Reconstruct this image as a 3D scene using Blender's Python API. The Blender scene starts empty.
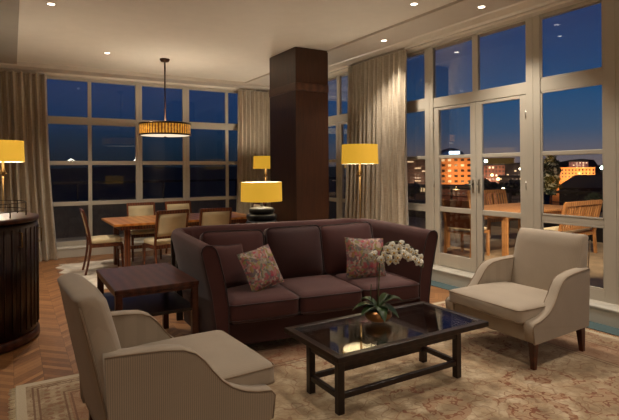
import bpy, bmesh, math, random
from mathutils import Vector, Matrix, Euler
random.seed(7)
PI = math.pi
S = bpy.context.scene
COL = S.collection

# ------------------------------------------------------------------ materials
def lin(c):
    return tuple((v/255/12.92 if v/255 <= 0.04045 else ((v/255+0.055)/1.055)**2.4) for v in c)
def new_mat(name):
    m = bpy.data.materials.new(name); m.use_nodes = True
    nt = m.node_tree; nt.nodes.clear()
    out = nt.nodes.new('ShaderNodeOutputMaterial')
    b = nt.nodes.new('ShaderNodeBsdfPrincipled')
    nt.links.new(b.outputs[0], out.inputs[0])
    return m, nt, b, out
def N(nt, t, **kw):
    n = nt.nodes.new(t)
    for k, v in kw.items(): setattr(n, k, v)
    return n
def coords(nt, scale=(1, 1, 1), kind='Object', rot=(0, 0, 0)):
    tc = N(nt, 'ShaderNodeTexCoord'); mp = N(nt, 'ShaderNodeMapping')
    mp.inputs['Scale'].default_value = scale; mp.inputs['Rotation'].default_value = rot
    nt.links.new(tc.outputs[kind], mp.inputs[0]); return mp.outputs[0]
def ramp(nt, fac, stops):
    r = N(nt, 'ShaderNodeValToRGB'); nt.links.new(fac, r.inputs[0])
    els = r.color_ramp.elements
    els[0].position, els[0].color = stops[0][0], (*stops[0][1], 1)
    els[1].position, els[1].color = stops[-1][0], (*stops[-1][1], 1)
    for p, c in stops[1:-1]:
        e = els.new(p); e.color = (*c, 1)
    return r.outputs[0]
def bump(nt, b, h, strength=0.2, dist=0.01):
    n = N(nt, 'ShaderNodeBump'); n.inputs['Strength'].default_value = strength; n.inputs['Distance'].default_value = dist
    nt.links.new(h, n.inputs['Height']); nt.links.new(n.outputs[0], b.inputs['Normal'])
def math_(nt, op, a, b=None, c=None):
    n = N(nt, 'ShaderNodeMath', operation=op)
    for i, v in enumerate((a, b, c)):
        if v is None: continue
        if isinstance(v, (int, float)): n.inputs[i].default_value = v
        else: nt.links.new(v, n.inputs[i])
    return n.outputs[0]
def mixc(nt, fac, a, b, blend='MIX'):
    n = N(nt, 'ShaderNodeMix', data_type='RGBA', blend_type=blend)
    for i, v in ((0, fac), (6, a), (7, b)):
        if isinstance(v, (int, float)): n.inputs[i].default_value = v
        elif isinstance(v, tuple): n.inputs[i].default_value = (*v, 1)
        else: nt.links.new(v, n.inputs[i])
    return n.outputs[2]

def plain(name, c, rough=.5, metal=0, noise=0.08, nscale=6, spec=None, coat=0, sheen=0, bumps=0, bscale=60):
    m, nt, b, o = new_mat(name)
    n = N(nt, 'ShaderNodeTexNoise'); n.inputs['Scale'].default_value = nscale
    nt.links.new(coords(nt), n.inputs['Vector'])
    c0 = tuple(v*(1-noise) for v in c); c1 = tuple(min(1, v*(1+noise)) for v in c)
    nt.links.new(ramp(nt, n.outputs[0], [(.3, c0), (.7, c1)]), b.inputs['Base Color'])
    b.inputs['Roughness'].default_value = rough; b.inputs['Metallic'].default_value = metal
    if spec is not None: b.inputs['Specular IOR Level'].default_value = spec
    b.inputs['Coat Weight'].default_value = coat
    b.inputs['Sheen Weight'].default_value = sheen
    if bumps:
        n2 = N(nt, 'ShaderNodeTexNoise'); n2.inputs['Scale'].default_value = bscale
        nt.links.new(coords(nt), n2.inputs['Vector']); bump(nt, b, n2.outputs[0], bumps, .005)
    return m
def wood(name, c0, c1, scale=(2, 2, 18), rough=.3, coat=.3, dist=3.0, bumpv=.05):
    m, nt, b, o = new_mat(name)
    v = coords(nt, scale)
    n = N(nt, 'ShaderNodeTexNoise'); n.inputs['Scale'].default_value = 3; n.inputs['Detail'].default_value = 6; n.inputs['Distortion'].default_value = dist*.2
    nt.links.new(v, n.inputs['Vector'])
    w = N(nt, 'ShaderNodeTexWave'); w.inputs['Scale'].default_value = 1.3; w.inputs['Distortion'].default_value = dist; w.inputs['Detail'].default_value = 3
    nt.links.new(v, w.inputs['Vector'])
    f = math_(nt, 'ADD', math_(nt, 'MULTIPLY', n.outputs[0], .6), math_(nt, 'MULTIPLY', w.outputs[0], .4))
    nt.links.new(ramp(nt, f, [(.25, c0), (.75, c1)]), b.inputs['Base Color'])
    b.inputs['Roughness'].default_value = rough; b.inputs['Coat Weight'].default_value = coat; b.inputs['Coat Roughness'].default_value = .15
    b.inputs['Specular IOR Level'].default_value = .35
    bump(nt, b, f, bumpv, .003)
    return m
def emis(name, c, strength, base=(.5, .5, .5)):
    m, nt, b, o = new_mat(name)
    b.inputs['Base Color'].default_value = (*base, 1)
    b.inputs['Emission Color'].default_value = (*c, 1); b.inputs['Emission Strength'].default_value = strength
    b.inputs['Roughness'].default_value = .8
    return m
def fabric(name, c, weave=220, rough=.85, sheen=.3, noise=.12, stripes=None, bumpv=.25):
    m, nt, b, o = new_mat(name)
    v = coords(nt)
    n = N(nt, 'ShaderNodeTexNoise'); n.inputs['Scale'].default_value = 5; n.inputs['Detail'].default_value = 4
    nt.links.new(v, n.inputs['Vector'])
    base = ramp(nt, n.outputs[0], [(.3, tuple(x*(1-noise) for x in c)), (.7, tuple(min(1, x*(1+noise)) for x in c))])
    w = N(nt, 'ShaderNodeTexNoise'); w.inputs['Scale'].default_value = weave
    nt.links.new(v, w.inputs['Vector'])
    if stripes:
        axis, freq, amt = stripes
        sp = N(nt, 'ShaderNodeSeparateXYZ'); nt.links.new(v, sp.inputs[0])
        s = math_(nt, 'SINE', math_(nt, 'MULTIPLY', sp.outputs[axis], freq*2*PI))
        fac = math_(nt, 'MULTIPLY', math_(nt, 'GREATER_THAN', s, .2), amt)
        base = mixc(nt, fac, base, tuple(x*.35 for x in c))
    nt.links.new(base, b.inputs['Base Color'])
    b.inputs['Roughness'].default_value = rough; b.inputs['Sheen Weight'].default_value = sheen; b.inputs['Sheen Roughness'].default_value = .5
    b.inputs['Specular IOR Level'].default_value = .3
    bump(nt, b, w.outputs[0], bumpv, .002)
    return m
def glass(name, tint=(1, 1, 1), boost=1.0):
    m, nt, b, o = new_mat(name); nt.nodes.remove(b)
    t = N(nt, 'ShaderNodeBsdfTransparent'); t.inputs[0].default_value = (*tint, 1)
    g = N(nt, 'ShaderNodeBsdfGlossy'); g.inputs['Roughness'].default_value = .01; g.inputs[0].default_value = (1, 1, 1, 1)
    f = N(nt, 'ShaderNodeFresnel'); f.inputs[0].default_value = 1.45
    mx = N(nt, 'ShaderNodeMixShader')
    k = math_(nt, 'MINIMUM', math_(nt, 'MULTIPLY', f.outputs[0], boost), 1.0)
    nt.links.new(k, mx.inputs[0]); nt.links.new(t.outputs[0], mx.inputs[1]); nt.links.new(g.outputs[0], mx.inputs[2])
    nt.links.new(mx.outputs[0], o.inputs[0]); return m

M = {}
M['wall'] = plain('wall_paint', lin((178, 163, 143)), .7, noise=.03)
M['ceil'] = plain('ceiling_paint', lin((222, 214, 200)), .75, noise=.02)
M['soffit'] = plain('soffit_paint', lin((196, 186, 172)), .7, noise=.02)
M['soffit_dim'] = plain('dimmed_soffit_paint', lin((150, 143, 132)), .8, noise=.02)  # soffit paint greyed: the weaker light there is put into the colour
M['white'] = plain('window_paint', lin((184, 176, 160)), .38, noise=.03, nscale=3)
M['cornice'] = plain('cornice_paint', lin((215, 205, 188)), .35, noise=.02)
M['dwood'] = wood('dark_mahogany', lin((54, 24, 14)), lin((84, 42, 26)), (3, 3, 14), .36, .12)
M['espresso'] = wood('espresso_wood', lin((24, 13, 10)), lin((42, 24, 17)), (3, 3, 14), .35, .1)
M['cabwood'] = wood('bar_mahogany', lin((26, 12, 9)), lin((50, 25, 17)), (14, 14, 1.5), .34, .15)
M['colwood'] = wood('column_walnut', lin((44, 24, 13)), lin((74, 42, 23)), (12, 12, 1.2), .34, .12)
M['colband'] = wood('column_band_walnut', lin((62, 38, 25)), lin((88, 56, 37)), (2, 2, 9), .33, .3)
M['dining'] = wood('honey_oak', lin((172, 106, 44)), lin((212, 144, 70)), (2, 14, 2), .28, .3)
M['chairwood'] = wood('chestnut_wood', lin((78, 40, 24)), lin((118, 66, 40)), (6, 6, 3), .35, .3)
M['teak'] = wood('teak_wood', lin((160, 108, 62)), lin((204, 148, 94)), (4, 4, 4), .55, 0)
M['maroon'] = fabric('maroon_linen', lin((70, 35, 31)), 260, .8, .12)
M['maroon2'] = fabric('maroon_velvet', lin((56, 28, 26)), 260, .75, .1)
M['pipe_m'] = fabric('maroon_piping', lin((48, 26, 25)), 260, .8, .2)
M['cream'] = fabric('cream_chair_cloth', lin((164, 149, 130)), 300, .8, .2, .05, (1, 90, .10), .12)
M['cream_side'] = fabric('ribbed_chair_cloth', lin((158, 142, 122)), 300, .8, .2, .05, (0, 110, .42), .2)
M['pipe_c'] = fabric('taupe_piping', lin((132, 112, 90)), 300, .8, .1)
M['dinpad'] = fabric('oatmeal_pad', lin((196, 178, 140)), 300, .85, .2)
M['brass'] = plain('aged_brass', lin((150, 120, 78)), .38, 1)
M['bronze'] = plain('dark_bronze', lin((58, 42, 30)), .35, .9)
M['copper'] = plain('brushed_copper', lin((150, 106, 68)), .3, 1, noise=.2)
M['black'] = plain('black_lacquer', lin((12, 11, 11)), .3, spec=.25)
M['blackw'] = plain('black_painted_wood', lin((20, 17, 16)), .45)
M['steel'] = plain('brushed_nickel', lin((175, 170, 160)), .3, 1)
M['glass'] = glass('window_glass', (.97, .98, .98), .55)
M['tglass'] = glass('table_glass', (.95, .96, .95), .85)
M['porcelain'] = plain('white_porcelain', lin((225, 220, 210)), .25)
M['petal'] = plain('orchid_petal', lin((236, 230, 214)), .55, noise=.08, nscale=40)
M['petalc'] = plain('orchid_throat', lin((200, 160, 60)), .5)
M['leaf'] = plain('orchid_leaf', lin((46, 64, 32)), .35, noise=.25, nscale=20)
M['stem'] = plain('orchid_stem', lin((70, 76, 40)), .5)
M['soil'] = plain('moss', lin((50, 50, 28)), .95, noise=.4, nscale=60, bumps=.6)
M['teal_strip'] = plain('teal_floor_strip', lin((74, 94, 96)), .9, noise=.1, nscale=60)
M['sill'] = plain('sill_paint', lin((188, 182, 168)), .45, noise=.03)
M['rubber'] = plain('black_rubber', lin((15, 15, 15)), .8)
M['stone'] = plain('terrace_stone', lin((150, 130, 104)), .7, noise=.25, nscale=2.5, bumps=.2)
M['parapet'] = plain('terrace_render', lin((96, 84, 72)), .8, noise=.15)
M['rail'] = plain('dark_railing', lin((28, 24, 24)), .5, .4)
M['leather'] = plain('tan_sling', lin((132, 70, 40)), .55, noise=.15)
M['cushw'] = fabric('ivory_outdoor_cloth', lin((225, 208, 170)), 200)
M['hedge'] = plain('hedge_leaf', lin((38, 50, 24)), .7, noise=.5, nscale=14, bumps=.8, bscale=30)
M['blossom'] = plain('white_blossom', lin((215, 215, 190)), .7, noise=.3, nscale=3)
M['shade'] = emis('yellow_silk_shade', lin((218, 166, 50)), .82, lin((150, 110, 20)))
M['shadein'] = emis('lit_shade_lining', (1, .84, .5), 1.6, (.8, .7, .5))
M['lens'] = emis('lit_downlight_lens', (1, .84, .66), 9)
M['diffuser'] = emis('opal_diffuser', (1, .82, .60), 1.1)

def shade_curtain():
    m, nt, b, o = new_mat('champagne_silk')
    v = coords(nt, (9, 9, .5)); n = N(nt, 'ShaderNodeTexNoise'); n.inputs['Scale'].default_value = 6; n.inputs['Detail'].default_value = 5
    nt.links.new(v, n.inputs['Vector'])
    v2 = coords(nt, (4, 4, 30)); n2 = N(nt, 'ShaderNodeTexNoise'); n2.inputs['Scale'].default_value = 5; nt.links.new(v2, n2.inputs['Vector'])
    f = math_(nt, 'ADD', math_(nt, 'MULTIPLY', n.outputs[0], .65), math_(nt, 'MULTIPLY', n2.outputs[0], .35))
    nt.links.new(ramp(nt, f, [(.3, lin((136, 122, 102))), (.7, lin((196, 182, 160)))]), b.inputs['Base Color'])
    b.inputs['Roughness'].default_value = .5; b.inputs['Sheen Weight'].default_value = .5; b.inputs['Sheen Roughness'].default_value = .4
    bump(nt, b, f, .3, .004); return m
M['curtain'] = shade_curtain()

def mat_floor():
    m, nt, b, o = new_mat('oak_herringbone')
    v = coords(nt, (1, 1, 1), rot=(0, 0, 0))
    sp = N(nt, 'ShaderNodeSeparateXYZ'); nt.links.new(v, sp.inputs[0])
    W = .19; P = .065
    xs = math_(nt, 'DIVIDE', sp.outputs[0], W)
    col = math_(nt, 'FLOOR', xs); fr = math_(nt, 'FRACT', xs)
    par = math_(nt, 'MODULO', math_(nt, 'ABSOLUTE', col), 2.0)
    sgn = math_(nt, 'SUBTRACT', math_(nt, 'MULTIPLY', par, 2.0), 1.0)
    off = math_(nt, 'MULTIPLY', math_(nt, 'MULTIPLY', math_(nt, 'SUBTRACT', fr, .5), W), sgn)
    y = math_(nt, 'DIVIDE', math_(nt, 'ADD', sp.outputs[1], off), P)
    row = math_(nt, 'FLOOR', y); yf = math_(nt, 'FRACT', y)
    cv = N(nt, 'ShaderNodeCombineXYZ'); nt.links.new(col, cv.inputs[0]); nt.links.new(row, cv.inputs[1])
    wn = N(nt, 'ShaderNodeTexWhiteNoise'); nt.links.new(cv.outputs[0], wn.inputs['Vector'])
    g = N(nt, 'ShaderNodeTexNoise'); g.inputs['Scale'].default_value = 22; g.inputs['Detail'].default_value = 5; nt.links.new(v, g.inputs['Vector'])
    f = math_(nt, 'ADD', math_(nt, 'MULTIPLY', wn.outputs[0], .65), math_(nt, 'MULTIPLY', g.outputs[0], .35))
    base = ramp(nt, f, [(.1, lin((118, 78, 46))), (.5, lin((146, 100, 60))), (.95, lin((172, 124, 78)))])
    e1 = math_(nt, 'LESS_THAN', yf, .04); e2 = math_(nt, 'LESS_THAN', fr, .012)
    e = math_(nt, 'MAXIMUM', e1, e2)
    nt.links.new(mixc(nt, math_(nt, 'MULTIPLY', e, .7), base, lin((40, 22, 12))), b.inputs['Base Color'])
    b.inputs['Roughness'].default_value = .42; b.inputs['Specular IOR Level'].default_value = .35; b.inputs['Coat Weight'].default_value = .06; b.inputs['Coat Roughness'].default_value = .2
    bump(nt, b, e, -.2, .002); return m
M['floor'] = mat_floor()

def mat_rug(name, X0, X1, Y0, Y1, pale=False):
    m, nt, b, o = new_mat(name)
    v = coords(nt)
    sp = N(nt, 'ShaderNodeSeparateXYZ'); nt.links.new(v, sp.inputs[0])
    dx = math_(nt, 'MINIMUM', math_(nt, 'SUBTRACT', sp.outputs[0], X0), math_(nt, 'SUBTRACT', X1, sp.outputs[0]))
    dy = math_(nt, 'MINIMUM', math_(nt, 'SUBTRACT', sp.outputs[1], Y0), math_(nt, 'SUBTRACT', Y1, sp.outputs[1]))
    d = math_(nt, 'MINIMUM', dx, dy)
    wn = N(nt, 'ShaderNodeTexNoise'); wn.inputs['Scale'].default_value = 5; wn.inputs['Detail'].default_value = 8; nt.links.new(v, wn.inputs['Vector'])
    if pale:
        nt.links.new(ramp(nt, wn.outputs[0], [(.35, lin((186, 172, 150))), (.65, lin((236, 226, 208)))]), b.inputs['Base Color'])
    else:
        dist = N(nt, 'ShaderNodeMix', data_type='VECTOR'); 
        nz = N(nt, 'ShaderNodeTexNoise'); nz.inputs['Scale'].default_value = 3.2; nz.inputs['Detail'].default_value = 4; nt.links.new(v, nz.inputs['Vector'])
        dist.inputs[0].default_value = .22
        nt.links.new(v, dist.inputs[4]); nt.links.new(nz.outputs['Color'], dist.inputs[5])
        vo = N(nt, 'ShaderNodeTexVoronoi', feature='DISTANCE_TO_EDGE'); vo.inputs['Scale'].default_value = 9; nt.links.new(dist.outputs[1], vo.inputs['Vector'])
        vo2 = N(nt, 'ShaderNodeTexVoronoi', feature='F1'); vo2.inputs['Scale'].default_value = 1.7; nt.links.new(dist.outputs[1], vo2.inputs['Vector'])
        # petals around big motif centres
        ringw = math_(nt, 'SINE', math_(nt, 'MULTIPLY', vo2.outputs['Distance'], 34))
        petal = math_(nt, 'MULTIPLY', math_(nt, 'GREATER_THAN', ringw, .1), math_(nt, 'LESS_THAN', vo2.outputs['Distance'], .42))
        na = N(nt, 'ShaderNodeTexNoise'); na.inputs['Scale'].default_value = 6.5; na.inputs['Detail'].default_value = 1.5; nt.links.new(v, na.inputs['Vector'])
        nb = N(nt, 'ShaderNodeTexNoise'); nb.inputs['Scale'].default_value = 17; nb.inputs['Detail'].default_value = 1; nt.links.new(v, nb.inputs['Vector'])
        vine = math_(nt, 'LESS_THAN', math_(nt, 'ABSOLUTE', math_(nt, 'SUBTRACT', na.outputs[0], .5)), .014)
        leafy = math_(nt, 'LESS_THAN', math_(nt, 'ABSOLUTE', math_(nt, 'SUBTRACT', nb.outputs[0], .47)), .045)
        base = ramp(nt, wn.outputs[0], [(.3, lin((128, 104, 78))), (.48, lin((164, 140, 108))), (.7, lin((196, 176, 146)))])
        worn = ramp(nt, wn.outputs[0], [(.4, (0, 0, 0)), (.62, (1, 1, 1))])
        rw = N(nt, 'ShaderNodeSeparateColor'); nt.links.new(worn, rw.inputs[0])
        c1 = mixc(nt, math_(nt, 'MULTIPLY', leafy, .34), mixc(nt, math_(nt, 'MULTIPLY', vine, .6), base, lin((130, 90, 62))), lin((132, 104, 76)))
        c2 = mixc(nt, math_(nt, 'MULTIPLY', math_(nt, 'MULTIPLY', petal, leafy), .95), c1, lin((120, 72, 48)))
        c3 = mixc(nt, math_(nt, 'MULTIPLY', math_(nt, 'MULTIPLY', petal, rw.outputs[0]), .62), c2, lin((146, 100, 68)))
        # border: lines and guard stripes
        inb = math_(nt, 'LESS_THAN', d, .62)
        rustb = math_(nt, 'MULTIPLY', inb, math_(nt, 'GREATER_THAN', d, .30))
        c4 = mixc(nt, math_(nt, 'MULTIPLY', rustb, .42), c3, lin((142, 84, 54)))
        l = None
        for a in (.10, .13, .28, .32, .62, .66):
            s = math_(nt, 'COMPARE', d, a, .006); l = s if l is None else math_(nt, 'MAXIMUM', l, s)
        c5 = mixc(nt, math_(nt, 'MULTIPLY', l, .8), c4, lin((110, 72, 50)))
        guard = math_(nt, 'MULTIPLY', math_(nt, 'GREATER_THAN', d, .15), math_(nt, 'LESS_THAN', d, .26))
        ck = N(nt, 'ShaderNodeTexVoronoi', feature='F1'); ck.inputs['Scale'].default_value = 16; ck.inputs['Randomness'].default_value = .2; nt.links.new(v, ck.inputs['Vector'])
        c6 = mixc(nt, math_(nt, 'MULTIPLY', math_(nt, 'MULTIPLY', guard, math_(nt, 'LESS_THAN', ck.outputs['Distance'], .3)), .55), c5, lin((132, 78, 52)))
        edge = math_(nt, 'LESS_THAN', d, .06)
        c7 = mixc(nt, edge, c6, lin((190, 174, 146)))
        nt.links.new(c7, b.inputs['Base Color'])
    b.inputs['Roughness'].default_value = .95; b.inputs['Specular IOR Level'].default_value = .1; b.inputs['Sheen Weight'].default_value = .2
    fz = N(nt, 'ShaderNodeTexNoise'); fz.inputs['Scale'].default_value = 120; nt.links.new(v, fz.inputs['Vector']); bump(nt, b, fz.outputs[0], .5, .006)
    return m

def mat_print():
    m, nt, b, o = new_mat('floral_print')
    v = coords(nt)
    nz = N(nt, 'ShaderNodeTexNoise'); nz.inputs['Scale'].default_value = 9; nz.inputs['Detail'].default_value = 3; nt.links.new(v, nz.inputs['Vector'])
    mx = N(nt, 'ShaderNodeMix', data_type='VECTOR'); mx.inputs[0].default_value = .12
    nt.links.new(v, mx.inputs[4]); nt.links.new(nz.outputs['Color'], mx.inputs[5])
    vo = N(nt, 'ShaderNodeTexVoronoi'); vo.inputs['Scale'].default_value = 46; nt.links.new(mx.outputs[1], vo.inputs['Vector'])
    sc = N(nt, 'ShaderNodeSeparateColor'); nt.links.new(vo.outputs['Color'], sc.inputs[0])
    r = ramp(nt, sc.outputs[0], [(.0, lin((168, 158, 140))), (.2, lin((92, 88, 98))), (.36, lin((176, 62, 78))), (.5, lin((160, 148, 70))), (.62, lin((214, 190, 170))), (.74, lin((200, 108, 112))), (.88, lin((104, 112, 104)))])
    r.node.color_ramp.interpolation = 'CONSTANT'
    big = ramp(nt, nz.outputs[0], [(.35, lin((190, 74, 88))), (.45, lin((160, 146, 128))), (.55, lin((150, 140, 80))), (.65, lin((96, 92, 104)))])
    nt.links.new(mixc(nt, 1.0, mixc(nt, .35, r, big), (.72, .70, .74), 'MULTIPLY'), b.inputs['Base Color'])
    b.inputs['Roughness'].default_value = .85; return m
M['print'] = mat_print()

def mat_chandelier():
    m, nt, b, o = new_mat('amber_bead_drum')
    tc = N(nt, 'ShaderNodeTexCoord'); sp = N(nt, 'ShaderNodeSeparateXYZ'); nt.links.new(tc.outputs['Object'], sp.inputs[0])
    a = math_(nt, 'ARCTAN2', sp.outputs[1], sp.outputs[0])
    s = math_(nt, 'SINE', math_(nt, 'MULTIPLY', a, 52))
    n = N(nt, 'ShaderNodeTexNoise'); n.inputs['Scale'].default_value = 25; nt.links.new(tc.outputs['Object'], n.inputs['Vector'])
    f = math_(nt, 'ADD', math_(nt, 'MULTIPLY', s, .35), n.outputs[0])
    c = ramp(nt, f, [(.2, lin((92, 50, 14))), (.6, lin((190, 122, 36))), (1.0, lin((232, 176, 72)))])
    nt.links.new(c, b.inputs['Emission Color']); b.inputs['Emission Strength'].default_value = .75
    nt.links.new(c, b.inputs['Base Color']); b.inputs['Roughness'].default_value = .4; return m
M['beads'] = mat_chandelier()

# ------------------------------------------------------------------ mesh tools
class MB:
    def __init__(s): s.v = []; s.f = []; s.sm = []
    def add(s, vs, fs, smooth=False, mtx=None):
        o = len(s.v)
        for p in vs:
            p = Vector(p)
            if mtx is not None: p = mtx @ p
            s.v.append(p)
        for f in fs: s.f.append(tuple(i+o for i in f)); s.sm.append(smooth)
        return s
    def box(s, a, b, mtx=None):
        x0, y0, z0 = (min(a[i], b[i]) for i in range(3)); x1, y1, z1 = (max(a[i], b[i]) for i in range(3))
        return s.add([(x0,y0,z0),(x1,y0,z0),(x1,y1,z0),(x0,y1,z0),(x0,y0,z1),(x1,y0,z1),(x1,y1,z1),(x0,y1,z1)],
                     [(0,3,2,1),(4,5,6,7),(0,1,5,4),(1,2,6,5),(2,3,7,6),(3,0,4,7)], False, mtx)
    def taper(s, c0, s0, c1, s1):
        vs = []
        for c, h in ((c0, s0), (c1, s1)):
            hx, hy = (h, h) if isinstance(h, (int, float)) else h
            for sx, sy in ((-1,-1),(1,-1),(1,1),(-1,1)): vs.append((c[0]+sx*hx, c[1]+sy*hy, c[2]))
        return s.add(vs, [(0,3,2,1),(4,5,6,7),(0,1,5,4),(1,2,6,5),(2,3,7,6),(3,0,4,7)])
    def prism(s, prof, axis, a, b, mtx=None, smooth=False):
        # prof: list of (p,q); axis 0: (y,z) extruded in x; 1: (x,z) in y; 2: (x,y) in z
        def P(p, q, t): return ((t, p, q), (p, t, q), (p, q, t))[axis]
        n = len(prof); vs = [P(p, q, a) for p, q in prof]+[P(p, q, b) for p, q in prof]
        fs = [(i, (i+1) % n, n+(i+1) % n, n+i) for i in range(n)]
        s.add(vs, fs, smooth, mtx)
        o = len(s.v)-2*n
        s.f.append(tuple(o+i for i in reversed(range(n)))); s.sm.append(False)
        s.f.append(tuple(o+n+i for i in range(n))); s.sm.append(False)
        return s
    def lathe(s, prof, c=(0, 0, 0), seg=40, closed=False, mtx=None, a0=0, a1=2*PI):
        full = abs(a1-a0-2*PI) < 1e-6; k = seg if full else seg+1
        vs = []
        for r, z in prof:
            for i in range(k):
                a = a0+(a1-a0)*i/seg; vs.append((c[0]+r*math.cos(a), c[1]+r*math.sin(a), c[2]+z))
        fs = []; m = len(prof)
        for j in range(m if closed else m-1):
            for i in range(seg):
                i2 = (i+1) % k; j2 = (j+1) % m
                fs.append((j*k+i, j*k+i2, j2*k+i2, j2*k+i))
        return s.add(vs, fs, True, mtx)
    def tube(s, pts, r, seg=8, closed=False, cap=True):
        pts = [Vector(p) for p in pts]; n = len(pts); rs = r if isinstance(r, (list, tuple)) else [r]*n
        up = None; rings = []
        for i, p in enumerate(pts):
            a = pts[(i-1) % n] if (closed or i > 0) else p; b = pts[(i+1) % n] if (closed or i < n-1) else p
            t = (b-a).normalized()
            if up is None:
                up = t.cross(Vector((0, 0, 1)))
                if up.length < .1: up = t.cross(Vector((1, 0, 0)))
                up.normalize()
            up = (up-t*up.dot(t)); up = up.normalized() if up.length > 1e-6 else t.orthogonal().normalized()
            w = t.cross(up)
            rings.append([p+(up*math.cos(2*PI*k/seg)+w*math.sin(2*PI*k/seg))*rs[i] for k in range(seg)])
        vs = [q for rg in rings for q in rg]; fs = []
        for j in range(n if closed else n-1):
            j2 = (j+1) % n
            for k in range(seg): fs.append((j*seg+k, j*seg+(k+1) % seg, j2*seg+(k+1) % seg, j2*seg+k))
        if not closed and cap:
            fs.append(tuple(reversed(range(seg)))); fs.append(tuple((n-1)*seg+k for k in range(seg)))
        return s.add(vs, fs, True)
    def loft(s, secs, closed_sec=True, caps=True, smooth=True):
        n = len(secs[0]); vs = [p for sec in secs for p in sec]; fs = []
        for j in range(len(secs)-1):
            for k in range(n if closed_sec else n-1):
                k2 = (k+1) % n; fs.append((j*n+k, j*n+k2, (j+1)*n+k2, (j+1)*n+k))
        s.add(vs, fs, smooth)
        if caps:
            o = len(s.v)-len(vs)
            s.f.append(tuple(o+i for i in reversed(range(n)))); s.sm.append(False)
            s.f.append(tuple(o+(len(secs)-1)*n+i for i in range(n))); s.sm.append(False)
        return s
    def rbox(s, a, b, c, r, n=10, puff=(0, 0, 0), mtx=None, sag=0):
        # rounded, optionally puffed box with half sizes a b c
        bm = bmesh.new(); bmesh.ops.create_cube(bm, size=2)
        bmesh.ops.subdivide_edges(bm, edges=bm.edges[:], cuts=n, use_grid_fill=True)
        vs = []
        for v in bm.verts:
            q = Vector(v.co)
            # concentrate samples near the edges
            q = Vector([math.copysign(abs(t)**.7, t) for t in q])
            p = Vector((q.x*a, q.y*b, q.z*c))
            i = Vector([max(-h+r, min(h-r, t)) for t, h in zip(p, (a, b, c))])
            d = p-i
            if d.length > 1e-9: p = i+d.normalized()*r
            ux, uy, uz = p.x/a, p.y/b, p.z/c
            p.z += puff[2]*uz*(1-ux*ux)*(1-uy*uy)
            p.y += puff[1]*uy*(1-ux*ux)*(1-uz*uz)
            p.x += puff[0]*ux*(1-uy*uy)*(1-uz*uz)
            vs.append(p)
        bm.faces.ensure_lookup_table(); bm.verts.index_update()
        fs = [tuple(v.index for v in f.verts) for f in bm.faces]; bm.free()
        return s.add(vs, fs, True, mtx)
    def build(s, name, mat, parent=None, bevel=0, auto=None, loc=None):
        me = bpy.data.meshes.new(name); me.from_pydata([tuple(v) for v in s.v], [], s.f); me.update()
        for p, q in zip(me.polygons, s.sm): p.use_smooth = q
        bm = bmesh.new(); bm.from_mesh(me); bmesh.ops.recalc_face_normals(bm, faces=bm.faces[:]); bm.to_mesh(me); bm.free()
        ob = bpy.data.objects.new(name, me); me.materials.append(mat); COL.objects.link(ob)
        if parent is not None: ob.parent = parent
        if loc is not None: ob.location = loc
        if bevel:
            md = ob.modifiers.new('bevel', 'BEVEL'); md.width = bevel; md.segments = 2; md.limit_method = 'ANGLE'; md.angle_limit = .6
        return ob

def tag(o, label=None, cat=None, group=None, kind=None):
    if label: o['label'] = label
    if cat: o['category'] = cat
    if group: o['group'] = group
    if kind: o['kind'] = kind
    return o
def thing(name, label, cat, loc=(0, 0, 0), rz=0, group=None, kind=None):
    o = bpy.data.objects.new(name, None); COL.objects.link(o); o.location = loc; o.rotation_euler = (0, 0, rz)
    o.empty_display_size = .1
    return tag(o, label, cat, group, kind)
def kids(o): return [c for c in COL.objects if c.parent == o]
def dup(o, loc=None, rz=None, label=None, parent=None):
    c = o.copy(); COL.objects.link(c)
    if parent is not None: c.parent = parent
    if loc is not None: c.location = loc
    if rz is not None: c.rotation_euler = (0, 0, rz)
    if label: c['label'] = label
    for ch in kids(o): dup(ch, parent=c)
    return c
def rect_loop(a, b, z, r=.03, k=4, z2=None):
    pts = []
    for cx, cy, s in ((a-r, b-r, 0), (-a+r, b-r, 1), (-a+r, -b+r, 2), (a-r, -b+r, 3)):
        for i in range(k+1):
            t = (s+i/k)*PI/2; pts.append((cx+r*math.cos(t), cy+r*math.sin(t), z))
    return pts

# ------------------------------------------------------------------ room shell
XW, YW = 4.95, 9.65            # planes of the window frames
ZC, ZS = 3.25, 3.22            # ceiling, soffit
XL, YB = -1.1, -3.4
def struct(o, label=None): return tag(o, label, None, None, 'structure')
struct(MB().box((XL-.2, YB-.2, -.12), (5.1, 9.8, 0)).build('floor', M['floor']), 'oak herringbone parquet floor')
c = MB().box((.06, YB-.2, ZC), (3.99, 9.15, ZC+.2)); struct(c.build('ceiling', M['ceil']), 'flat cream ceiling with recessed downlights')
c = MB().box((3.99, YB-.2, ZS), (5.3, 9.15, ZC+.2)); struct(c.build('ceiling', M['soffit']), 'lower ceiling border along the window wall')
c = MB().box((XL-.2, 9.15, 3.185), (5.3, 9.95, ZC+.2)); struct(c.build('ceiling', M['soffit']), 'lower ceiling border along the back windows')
c = MB().box((XL-.2, YB-.2, 3.21), (.075, 9.15, ZC+.2)); struct(c.build('ceiling', M['soffit_dim']), 'lower ceiling border along the left wall')
struct(MB().box((XL-.2, YB-.2, 0), (XL, 9.8, 3.25)).build('wall_left', M['wall']))
struct(MB().box((XL-.2, YB-.2, 0), (5.3, YB, 3.3)).build('wall_rear', M['wall']))
struct(MB().box((4.93, YB, 0), (5.15, 1.0, 3.3)).build('wall_right', M['wall']))
struct(MB().box((XL, 9.60, 0), (-.55, 9.85, 3.25)).build('wall_back', M['wall']))
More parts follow.
